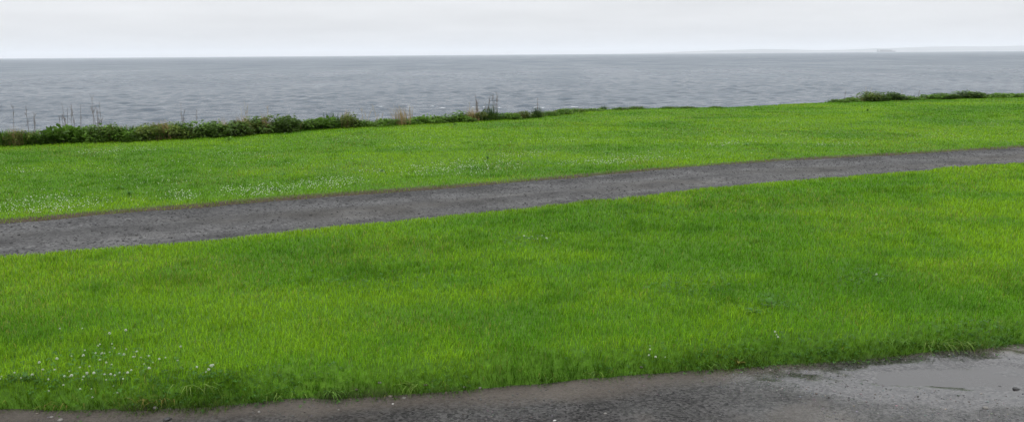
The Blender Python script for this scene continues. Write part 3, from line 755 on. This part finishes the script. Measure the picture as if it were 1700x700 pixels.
def stalk_plant(px, top, spread, n, label, mat, seed, lean=0.06, branch=True, rad=0.0062):
    """bare dead stems with little side twigs and seed heads"""
    x, y = at_z(px, edge_py(px), 0.0); y += 0.25; z = float(H(x, y))
    hgt0 = -z
    hpx = (edge_py(px) - top); hgt = hpx / F0 * y * 1.0 + hgt0
    rr = random.Random(seed)
    e = bpy.data.objects.new('dead_stalk_plant', None); COL.objects.link(e); e.location = (x, y, z); e.empty_display_size = 0.3
    tag(e, label, 'dead stalks', 'dead stalks standing above the hedge')
    wm = spread / F0 * y
    for i in range(n):
        bx = rr.uniform(-wm, wm) * .6; by = rr.uniform(-.1, .1); hh = hgt * (1 if i == 0 else rr.uniform(.55, 1)); ax = rr.gauss(0, lean) * hh + (bx * .5); ay = rr.gauss(0, .05)
        VV = []; QQ = []; o = 0
        pts = [(bx + ax * t_ * t_ + rr.gauss(0, .004), by + ay * t_, hh * t_) for t_ in (0, .3, .6, .8, 1)]
        v, q = tube(pts, [rad, rad * .9, rad * .8, rad * .65, rad * .45], 4); VV.append(v); QQ.append(q); o = len(v)
        if branch:
            for j in range(rr.randint(3, 6)):
                t_ = rr.uniform(.45, .98); p0 = np.array([bx + ax * t_ * t_, by + ay * t_, hh * t_]); L_ = rr.uniform(.05, .14) * hh; sg = rr.choice((-1, 1))
                p1 = p0 + np.array([sg * L_ * .35, rr.gauss(0, .3) * L_, L_])
                v, q = tube([p0, (p0 + p1) / 2 + [sg * L_ * .08, 0, 0], p1], [rad * .5, rad * .6, rad * .3], 4); VV.append(v); QQ.append(q + o); o += len(v)
        link('stalk', np_mesh('stalk', np.concatenate(VV), quads=np.concatenate(QQ), mat=mat), e)
ST = [(95, 172, 8, 4, 'leftmost dense group of dark dead stalks', M_dead), (108, 176, 5, 2, 'pair of thin dead stalks between two dense groups', M_dead),
      (118, 174, 6, 3, 'dark dead stalks with side twigs, third from the left', M_dead), (152, 165, 7, 4, 'tallest branching dead stalks at the left part of the hedge', M_dead),
      (162, 170, 4, 2, 'two thin stalks right of the tallest left group', M_dead), (47, 190, 3, 2, 'short dark stalk above the dip at the left', M_dead), (38, 178, 3, 1, 'single faint stalk near the left border', M_dead), (12, 178, 3, 1, 'faint single stalk nearest the left border', M_dead),
      (297, 174, 4, 2, 'thin lone stalk above the middle of the dark row', M_dead), (318, 184, 3, 1, 'short lone stalk right of the thin one', M_dead), (402, 172, 8, 4, 'faint reddish stalks above the highest hedge stretch', M_palestalk), (444, 178, 4, 2, 'pale thin stalks above the tallest bramble', M_palestalk),
      (604, 180, 6, 3, 'faint pale stalks right of the last tall bush', M_palestalk), (628, 176, 6, 3, 'faint thin stalks above the flat green strip', M_palestalk), (680, 178, 8, 5, 'pale leaning stalks beside the leaning dry grass', M_palestalk),
      (780, 172, 4, 2, 'shorter thin stalks left of the tall middle group', M_palestalk), (791, 156, 5, 5, 'tall straight dark stalks left in the middle group', M_dead), (808, 158, 5, 4, 'tall stalks in the middle over the dark spiky shrub', M_dead), (822, 154, 6, 5, 'tall fanned stalks right in the middle group', M_dead),
      (893, 163, 2, 2, 'thin slanted stalk on the small dark shrub', M_dead), (1403, 152, 2, 1, 'short slanted stalk at the start of the right hand bushes', M_dead), (1446, 145, 3, 2, 'thin stalks over the yellowish bush', M_palestalk), (1530, 149, 2, 2, 'short dark slanted stalk right of the two dark bushes', M_dead), (1502, 150, 2, 1, 'faint thin stalk over the second dark bush', M_palestalk), (1642, 152, 2, 1, 'short stalk near the right border', M_dead)]
for i, (px, top, sp, n_, lab, mt) in enumerate(ST):
    stalk_plant(px, top, sp, n_, lab, mt, 500 + i, 0.07 if mt is M_dead else 0.12)

# ------------------------------------------------------------------ weeds in the lawns
def weed_mesh(seed, cnt, ln, mat):
    rg = np.random.default_rng(seed); V = []; T = []
    for i in range(cnt):
        az = i * 2.4 + rg.normal(0, .3); L_ = ln * rg.uniform(.6, 1.2); el = rg.uniform(.25, 1.0); f = np.array([math.cos(az), math.sin(az), 0]); s_ = np.array([-f[1], f[0], 0]); o = len(V)
        for u_, w_, up in ((0, .04, 0), (.4, .20, .8), (.75, .16, 1.0), (1, 0.01, .75)):
            c_ = f * L_ * u_ * math.cos(el * .7) + np.array([0, 0, L_ * up * math.sin(el) * .8 + .006]); V += [c_ + s_ * L_ * w_, c_ - s_ * L_ * w_]
        for k_ in range(3): a_ = o + 2 * k_; T += [(a_, a_ + 1, a_ + 3), (a_, a_ + 3, a_ + 2)]
    return np_mesh('leaves', np.array(V), tris=T, mat=mat)
M_weed = leafy('weed_leaf', (0.060, 0.150, 0.020), vary=0.35); M_yel = leafy('yellow_leaf', (0.11, 0.105, 0.02), vary=0.3)
WD = [(1280, 508, .07, 9, 'dark leafy weed in the near lawn, right of the middle', M_weed), (1252, 520, .06, 8, 'smaller grey green weed left of the dark leafy weed', M_weed), (1458, 468, .05, 8, 'flat grey green weed under the lone white flower', M_weed),
      (635, 284, .11, 9, 'dark upright weed beyond the path, left of the dense flower patch', M_weed), (1008, 254, .10, 8, 'dark small weed on the far lawn above the flower row', M_weed), (215, 322, .10, 8, 'dark weed between two flower patches at the left of the far lawn', M_weed),
      (200, 312, .09, 8, 'dark weed slightly above the left weed on the far lawn', M_weed), (470, 290, .10, 8, 'dark tuft of leaves on the far lawn left of the middle', M_weed), (810, 263, .10, 8, 'dark weed above the dense flower patch', M_weed), (1240, 240, .12, 8, 'dark small weed at the end of the bright flower streak', M_weed),
      (1225, 606, .06, 8, 'yellowing leafy weed on the muddy verge, right of the middle', M_yel), (380, 231, .13, 9, 'pale leafy weed in front of the hedge', M_dock), (755, 206, .14, 9, 'pale leafy weed before the leafy mound at the middle', M_dock), (1440, 183, .14, 8, 'faint weed before the right hand bushes', M_dock)]
for i, (px, py, ln, c_, lab, mt) in enumerate(WD):
    h_ = hit(px, py + 2); e = bpy.data.objects.new('leafy_weed', None); COL.objects.link(e); e.location = h_; e.empty_display_size = .05
    tag(e, lab, 'weed', 'weeds in the lawns'); ln *= .75 if py < 330 else 1.0; link('leaves', weed_mesh(600 + i, c_, ln, mt), e)
    v, q = tube([(0, 0, -.01), (.004, 0, ln * .35), (0, .004, ln * .7)], [.004, .003, .0015], 5); link('stem', np_mesh('stem', v, quads=q, mat=M_wood), e)

# long grass tufts hanging over the road
M_straw = leafy('straw_blade', (0.11, 0.17, 0.03), vary=0.4)
def arch_tuft(px, py, cnt, L_, mat, label, seed, side=0):
    rg = random.Random(seed); V = []; Q = []; h_ = hit(px, py)
    for i in range(cnt):
        az = rg.gauss(-1.57 + side, .9); l = L_ * rg.uniform(.6, 1.1); w_ = .0028; f = np.array([math.cos(az), math.sin(az), 0]); s_ = np.array([-f[1], f[0], 0]) * w_; o = len(V); b_ = np.array([rg.gauss(0, .05), rg.gauss(0, .015), 0])
        for k_, (u_, up) in enumerate(((0, 0), (.2, .32), (.5, .45), (.8, .33), (1, .08))):
            c_ = b_ + f * l * u_ + np.array([0, 0, l * up * rg.uniform(.8, 1.1)]); ww = s_ * (1 - .9 * (u_ ** 2)); V += [c_ + ww, c_ - ww]
        for k_ in range(4): a_ = o + 2 * k_; Q.append((a_, a_ + 1, a_ + 3, a_ + 2))
    e = bpy.data.objects.new('long_grass_tuft', None); COL.objects.link(e); e.location = h_; e.empty_display_size = .05
    tag(e, label, 'grass tuft', 'grass tufts hanging over the road'); link('leaves', np_mesh('leaves', np.array(V), quads=Q, mat=mat), e)
TU = [(1555, 572, 14, .20, M_straw, 'pale long bladed tuft arching over the road at the right', 0.5), (1585, 568, 10, .17, M_straw, 'smaller pale tuft right of the long arching one', 0.3), (1480, 572, 16, .11, M_long, 'bright green tuft bulging over the road edge, right', 0),
      (325, 655, 14, .12, M_straw, 'pale curved blades hanging over the left verge', 0.6), (250, 665, 16, .09, M_yel, 'orange yellow tuft on the left verge', 0), (100, 672, 10, .08, M_yel, 'small orange tuft at the far left of the verge', 0), (690, 641, 14, .13, M_straw, 'flat pale blades lying over the verge at the middle', -0.8),
      (1000, 626, 8, .10, M_straw, 'dry blades lying on mud right of the middle', 0), (900, 634, 12, .09, M_long, 'short green tuft over the mud at the middle', .2), (470, 657, 12, .10, M_straw, 'dry reddish tuft on the verge left of the middle', -.3), (1180, 606, 12, .10, M_long, 'green tuft left of the yellowing weed', 0), (560, 648, 12, .10, M_long, 'dark green tuft on the verge left of the middle stones', .3)]
for i, (px, py, c_, l_, mt, lab, sd) in enumerate(TU): arch_tuft(px, py, c_, l_, mt, lab, 700 + i, sd)

# ------------------------------------------------------------------ single stones on the mud
M_st = {k_: plain('stone_' + k_, c_, .55, 60, .25, .3) for k_, c_ in (('pale', (.12, .112, .10)), ('white', (.34, .33, .31)), ('dark', (.018, .017, .017)), ('brown', (.09, .072, .056)))}
def rock(seed):
    rg = np.random.default_rng(seed); V = ICO_V.copy(); T = ICO_T
    vs = list(map(tuple, V)); cache = {}; nt_ = []
    def midp(a, b):
        k_ = (min(a, b), max(a, b))
        if k_ not in cache:
            p_ = (np.array(vs[a]) + np.array(vs[b])); p_ /= np.linalg.norm(p_); vs.append(tuple(p_)); cache[k_] = len(vs) - 1
        return cache[k_]
    for a, b, c in T:
        ab, bc, ca = midp(a, b), midp(b, c), midp(c, a); nt_ += [(a, ab, ca), (b, bc, ab), (c, ca, bc), (ab, bc, ca)]
    V = np.array(vs); V = V * (1 + .13 * rg.standard_normal((len(V), 1))); return V * rg.uniform(.75, 1.15, 3) * [1, 1, .6], nt_
SV, SM, SE = 'small stone pale', 0, 0
STN = [(86, 694, 7, 'pale', 'pale flat stone near the lower left corner'), (100, 698, 8, 'pale', 'pale stone cut by the bottom border, near the lower left corner'), (258, 680, 8, 'pale', 'left one of two pale stones on the mud at the left'), (283, 679, 8, 'pale', 'right one of two pale stones on the mud at the left'),
       (278, 697, 13, 'dark', 'black stone at the bottom border, under two pale stones'), (671, 659, 7, 'pale', 'pale rounded stone on the mud, largest near the middle'), (652, 670, 4, 'white', 'tiny bright white stone on the mud left of the middle'), (648, 657, 8, 'brown', 'flat brown stone just left of the pale rounded stone'),
       (771, 645, 6, 'pale', 'left one of two pale stones under the turf edge at the middle'), (797, 644, 6, 'pale', 'right one of two pale stones under the turf edge at the middle'), (741, 652, 5, 'brown', 'small brown stone between the rounded and turf edge stones'), (707, 647, 6, 'brown', 'brown stone in the verge shadow right of the rounded stone'),
       (631, 651, 6, 'pale', 'pale stone half under grass left of the flat brown stone'), (592, 656, 6, 'brown', 'brown stone at the grass edge, leftmost of the middle stones'), (562, 679, 4, 'pale', 'tiny pale stone on the road left of the middle'), (520, 664, 6, 'brown', 'brown stone at the verge below dry reddish grass'),
       (921, 698, 5, 'white', 'small white stone at the bottom border, middle'), (1005, 687, 5, 'pale', 'small pale stone on the dark road right of the middle'), (1636, 676, 8, 'pale', 'pale brown stone on the wet road below the puddle'), (1660, 638, 6, 'dark', 'dark stone at the near rim of the puddle'), (1686, 643, 9, 'dark', 'longer dark stone at the near rim of the puddle, far right'),
       (1065, 617, 5, 'pale', 'thin pale stone on the mud below the bunch of five flowers'), (430, 684, 6, 'pale', 'pale stone on the road mud left of the dry tuft'), (350, 674, 5, 'brown', 'brown stone on the mud below the curved pale blades'), (62, 688, 5, 'brown', 'brown stone on the mud near the lower left corner')]
for i, (px, py, wpx, mt, lab) in enumerate(STN):
    x_, y_ = at_z(px, py, ROAD_Z); dd = math.hypot(y_, 1.8); r_ = wpx / F0 * dd / 2 * 1.1
    v, t_ = rock(800 + i); e = link('stone', np_mesh('stone', v, tris=t_, mat=M_st[mt], smooth=True), loc=(x_, y_, max(float(road_h(np.array(x_), np.array(y_))), float(H(x_, y_)) - .0) + r_ * .12), rot=(0, 0, i * 1.3), scale=(r_, r_, r_ * .8))
    tag(e, lab, 'stone', 'loose stones on the road edge')

# ------------------------------------------------------------------ sea, surf, far shore, ship
SEA = -6.0
rs = np.concatenate([np.linspace(-400, 40, 20)[:-1], np.linspace(40, 70, 10)[:-1], 70 * (1.0030 ** np.arange(0, 1150)), 70 * 1.0030 ** 1150 * np.geomspace(1.01, 20, 60)])
rs = rs[rs < 30000]
th = np.linspace(-1, 1, 701)
Xs = th[None, :] * (np.maximum(rs, 150)[:, None] * 1.0 + 20); Ys = np.broadcast_to(rs[:, None], Xs.shape)
Xs = np.where(rs[:, None] < 70, th[None, :] * 400, Xs)
def waves(x, y):
    z = 0; rg = np.random.default_rng(5)
    for i in range(40):
        lam = 1.5 * 1.05 ** i; a_ = rg.normal(-1.3, .85); k_ = 6.283 / lam
        z = z + 0.011 * lam ** .5 * sstep(2.5, 4.5, lam / (0.0032 * np.maximum(y, 70))) * np.sin(k_ * (x * math.cos(a_) + y * math.sin(a_)) + rg.random() * 6.28)
    return z * (0.65 + .7 * fbm(x * .03, y * .02, 151, 3))
Zs = SEA + waves(Xs, Ys) * (1 - sstep(1500, 2100, Ys)) * sstep(60, 75, Ys)
m_, nt, out = new_mat('sea_water'); L = nt.links
g = N(nt, 'NewGeometry')
mp = N(nt, 'Mapping'); mp.inputs['Scale'].default_value = (0.55, 1.0, 1.0); mp.inputs['Rotation'].default_value = (0, 0, 0.12); L.new(g.outputs['Position'], mp.inputs['Vector'])
n1 = N(nt, 'TexNoise', in_Scale=1.1, in_Detail=7.0, in_Roughness=0.65); L.new(mp.outputs[0], n1.inputs['Vector'])
n2 = N(nt, 'TexNoise', in_Scale=0.075, in_Detail=3.0, in_Roughness=0.5); L.new(mp.outputs[0], n2.inputs['Vector'])
n3 = N(nt, 'TexNoise', in_Scale=0.006, in_Detail=4.0, in_Roughness=0.6); L.new(mp.outputs[0], n3.inputs['Vector'])
b1 = N(nt, 'Bump', in_Strength=1.0, in_Distance=0.80); L.new(n1.outputs[0], b1.inputs['Height'])
b2 = N(nt, 'Bump', in_Strength=1.0, in_Distance=0.22); L.new(n2.outputs[0], b2.inputs['Height']); L.new(b1.outputs[0], b2.inputs['Normal'])
p = N(nt, 'BsdfPrincipled', in_Roughness=0.12); p.inputs['IOR'].default_value = 1.33
sy_ = N(nt, 'SeparateXYZ'); L.new(g.outputs['Position'], sy_.inputs[0])     # unresolved chop: rougher out at sea
lg = N(nt, 'Math', operation='LOGARITHM', in_1=10.0); L.new(sy_.outputs[1], lg.inputs[0])
rg_ = N(nt, 'MapRange', in_From_Min=2.0, in_From_Max=3.0, in_To_Min=0.12, in_To_Max=0.42); L.new(lg.outputs[0], rg_.inputs[0]); mp4 = N(nt, 'Mapping'); mp4.inputs['Scale'].default_value = (0.030, 0.009, 1.0); L.new(g.outputs['Position'], mp4.inputs['Vector'])
n4 = N(nt, 'TexNoise', in_Scale=1.0, in_Detail=5.0, in_Roughness=0.6); L.new(mp4.outputs[0], n4.inputs['Vector'])   # cat's paws of wind
g4 = N(nt, 'MapRange', in_From_Min=0.3, in_From_Max=0.7, in_To_Min=-0.09, in_To_Max=0.09); L.new(n4.outputs[0], g4.inputs[0])
ra = N(nt, 'Math', operation='ADD', use_clamp=True); L.new(rg_.outputs[0], ra.inputs[0]); L.new(g4.outputs[0], ra.inputs[1]); L.new(ra.outputs[0], p.inputs['Roughness'])
cr = ramp(nt, n3.outputs[0], [(.35, (.030, .052, .076)), (.65, (.050, .074, .098))]); L.new(cr.outputs[0], p.inputs['Base Color'])
L.new(b2.outputs[0], p.inputs['Normal']); L.new(p.outputs[0], out.inputs[0])
sea = np_mesh('sea', np.stack([Xs, Ys, Zs], -1).reshape(-1, 3), quads=grid_faces(*Xs.shape), smooth=True, mat=m_)
tag(link('sea', sea), 'grey choppy sea reaching the horizon', 'sea', kind='structure')

# broken white water near the shore
M_foam = plain('foam', (.55, .57, .58), .7, 3, .1)
V = []; T = []
for i in range(16):
    px = random.choice((random.gauss(880, 60), random.gauss(820, 30), random.uniform(560, 1000))); py = random.gauss(177.5, .8) if i < 13 else random.uniform(182, 196)
    x_, y_ = at_z(px, py, SEA + .25); l = random.uniform(.2, .6); w_ = random.uniform(.03, .10); o = len(V)
    for k_ in range(10):
        an = k_ * .6283; q = random.uniform(.6, 1.2); V.append((x_ + l * q * math.cos(an), y_ + w_ * q * math.sin(an) * 2, SEA + .22 + random.uniform(0, .05)))
    V.append((x_, y_, SEA + .28)); T += [(o + k_, o + (k_ + 1) % 10, o + 10) for k_ in range(10)]
tag(link('surf_foam', np_mesh('surf_foam', V, tris=T, mat=M_foam)), 'thin broken white surf on the water close to the bluff', 'foam', kind='stuff')

# far shore
def az_x(px, dist):
    d = ray(px, 88); return d[0] / d[1] * dist
D0 = 17000.0
prof = [(1040, 0), (1110, 18), (1170, 42), (1230, 62), (1290, 70), (1340, 60), (1390, 44), (1440, 46), (1490, 62), (1540, 82), (1590, 96), (1640, 98), (1690, 90), (1740, 100), (1800, 120), (1900, 130), (2000, 90), (2100, 0)]
xx = np.array([az_x(a_, D0) for a_, _ in prof]); hh = np.array([b_ for _, b_ in prof], float)
xi = np.linspace(xx[0], xx[-1], 260); hi = np.interp(xi, xx, hh)
vv = np.linspace(0, 1, 14)
Xh = np.broadcast_to(xi[None], (14, 260)); Yh = D0 + 2500 * vv[:, None] + 900 * (fbm(xi / 900, xi * 0, 161, 3) - .5)[None]
Zh = SEA - 2 + np.sin(np.pi * np.clip(vv, 0, 1))[:, None] ** .7 * hi[None] * (.85 + .3 * fbm(Xh / 500, Yh / 500, 171, 4))
M_hill = plain('far_hill', (.055, .065, .05), .9, .002, .3)
tag(link('far_hills', np_mesh('far_hills', np.stack([Xh, Yh, Zh], -1).reshape(-1, 3), quads=grid_faces(14, 260), smooth=True, mat=M_hill)), 'low hazy hills of a far shore on the horizon at right', 'hills', kind='structure')

# ship on the horizon
def boxes(name, bs, mat):
    V = []; Q = []
    for (x0, x1, y0, y1, z0, z1) in bs:
        o = len(V); V += [(x0, y0, z0), (x1, y0, z0), (x1, y1, z0), (x0, y1, z0), (x0, y0, z1), (x1, y0, z1), (x1, y1, z1), (x0, y1, z1)]
        Q += [tuple(o + k_ for k_ in f_) for f_ in ((3, 2, 1, 0), (4, 5, 6, 7), (0, 1, 5, 4), (1, 2, 6, 5), (2, 3, 7, 6), (3, 0, 4, 7))]
    return np_mesh(name, V, quads=Q, mat=mat)
DS = 10800.0; xs_ = az_x(1471, DS)
ship = bpy.data.objects.new('cargo_ship', None); COL.objects.link(ship); ship.location = (xs_, DS, SEA); ship.empty_display_size = 20
tag(ship, 'long low grey ship, faint on the horizon before the hazy far shore', 'ship')
M_hull = plain('ship_hull', (.05, .05, .055), .6, .05, .2); M_white = plain('ship_white', (.35, .35, .35), .6, .05, .1)
hv = []; hq = []
sec = [(-112, .3, 15), (-108, .8, 14), (-80, 1, 13), (60, 1, 13), (95, .7, 14), (113, .06, 17)]
for (sx, wf, dk_) in sec:
    for (yy, zz) in ((-15 * wf, dk_), (-13 * wf, -1), (13 * wf, -1), (15 * wf, dk_)): hv.append((sx * (1.02 if zz > 0 else .97), yy, zz))
for i in range(5):
    for k_ in range(4): a_ = i * 4; hq.append((a_ + k_, a_ + (k_ + 1) % 4, a_ + 4 + (k_ + 1) % 4, a_ + 4 + k_))
hq += [(3, 2, 1, 0), (20, 21, 22, 23)]
link('hull', np_mesh('hull', hv, quads=hq, mat=M_hull), ship)
link('deckhouse', boxes('deckhouse', [(-100, -78, -12, 12, 13.1, 30), (-97, -82, -15, 15, 30.05, 33)], M_white), ship)
link('funnel', boxes('funnel', [(-108, -102, -4, 4, 13.2, 32)], M_hull), ship)
link('cargo', boxes('cargo', [(-72 + 24 * k_, -52 + 24 * k_, -13, 13, 13.1, 13.1 + h_) for k_, h_ in enumerate((17, 17, 16, 16, 15, 13))], M_hull), ship)
v, q = tube([(100, 0, 15), (100, 0, 28)], .6, 6); link('mast', np_mesh('mast', v, quads=q, mat=M_white), ship)

# ------------------------------------------------------------------ haze
m_, nt, out = new_mat('sea_haze')
pv_ = N(nt, 'VolumePrincipled'); pv_.inputs['Color'].default_value = (.93, .96, 1.0, 1); pv_.inputs['Density'].default_value = 8.2e-5; pv_.inputs['Anisotropy'].default_value = 0.0
nt.links.new(pv_.outputs[0], out.inputs['Volume'])
hz = link('haze', boxes('haze', [(-32000, 32000, -500, 31000, -18, 170)], m_)); tag(hz, 'thin pale sea haze fading the far shore', 'haze', kind='stuff')

# ------------------------------------------------------------------ overcast sky and weak sun
SUN_EL, SUN_AZ = R(52), R(215)                  # behind the left shoulder, well veiled
w = bpy.data.worlds.new('World'); SC.world = w; w.use_nodes = True; nt = w.node_tree
for n_ in list(nt.nodes): nt.nodes.remove(n_)
L = nt.links
out = nt.nodes.new('ShaderNodeOutputWorld'); bg = N(nt, 'Background', in_Strength=0.1)
sky = N(nt, 'TexSky', sky_type='NISHITA'); sky.sun_disc = False; sky.sun_elevation = SUN_EL; sky.sun_rotation = SUN_AZ; sky.air_density = 1.2; sky.dust_density = 3.0
tc = N(nt, 'TexCoord'); sp = N(nt, 'SeparateXYZ'); L.new(tc.outputs['Generated'], sp.inputs[0])
# a flat cloud deck: direction divided by height gives clouds that draw together at the horizon
zc = N(nt, 'Math', operation='MAXIMUM', in_1=0.0); L.new(sp.outputs[2], zc.inputs[0])
za = N(nt, 'Math', operation='ADD', in_1=0.09); L.new(zc.outputs[0], za.inputs[0])
dx = N(nt, 'Math', operation='DIVIDE'); L.new(sp.outputs[0], dx.inputs[0]); L.new(za.outputs[0], dx.inputs[1])
dy = N(nt, 'Math', operation='DIVIDE'); L.new(sp.outputs[1], dy.inputs[0]); L.new(za.outputs[0], dy.inputs[1])
cb = N(nt, 'CombineXYZ'); L.new(dx.outputs[0], cb.inputs[0]); L.new(dy.outputs[0], cb.inputs[1])
cn = N(nt, 'TexNoise', in_Scale=0.55, in_Detail=4.0, in_Roughness=0.5); L.new(cb.outputs[0], cn.inputs['Vector'])
cl = N(nt, 'MapRange', in_From_Min=0.3, in_From_Max=0.7, in_To_Min=0.91, in_To_Max=1.06); L.new(cn.outputs[0], cl.inputs[0])
el = N(nt, 'MapRange', in_From_Min=0.0, in_From_Max=1.0, in_To_Min=5.75, in_To_Max=19.0); L.new(zc.outputs[0], el.inputs[0])
ml = N(nt, 'Math', operation='MULTIPLY'); L.new(cl.outputs[0], ml.inputs[0]); L.new(el.outputs[0], ml.inputs[1])
tint = N(nt, 'VectorMath', operation='SCALE'); tint.inputs[0].default_value = (0.972, 0.988, 1.015); L.new(ml.outputs[0], tint.inputs['Scale'])
mx = N(nt, 'Mix', data_type='RGBA'); mx.inputs[0].default_value = 0.96; L.new(sky.outputs[0], mx.inputs[6]); L.new(tint.outputs[0], mx.inputs[7])
L.new(mx.outputs[2], bg.inputs['Color']); L.new(bg.outputs[0], out.inputs[0])
sl = bpy.data.lights.new('sun', 'SUN'); sl.energy = 0.8; sl.angle = R(25); sl.color = (1.0, .97, .93)
so = bpy.data.objects.new('sun', sl); COL.objects.link(so)
sd_ = Vector((math.sin(SUN_AZ) * math.cos(SUN_EL), math.cos(SUN_AZ) * math.cos(SUN_EL), math.sin(SUN_EL)))
so.rotation_euler = sd_.to_track_quat('Z', 'Y').to_euler(); so.location = (0, -5, 30)

vs_ = SC.view_settings; vs_.view_transform = 'Standard'; vs_.look = 'None'; vs_.gamma = 1.0; vs_.exposure = 0.4; vs_.use_curve_mapping = False
SC.render.engine = 'CYCLES'
cy = SC.cycles; cy.max_bounces = 6; cy.diffuse_bounces = 3; cy.glossy_bounces = 3; cy.transmission_bounces = 3; cy.volume_bounces = 1; cy.transparent_max_bounces = 6
cy.use_denoising = True; cy.use_adaptive_sampling = True; cy.adaptive_threshold = 0.01
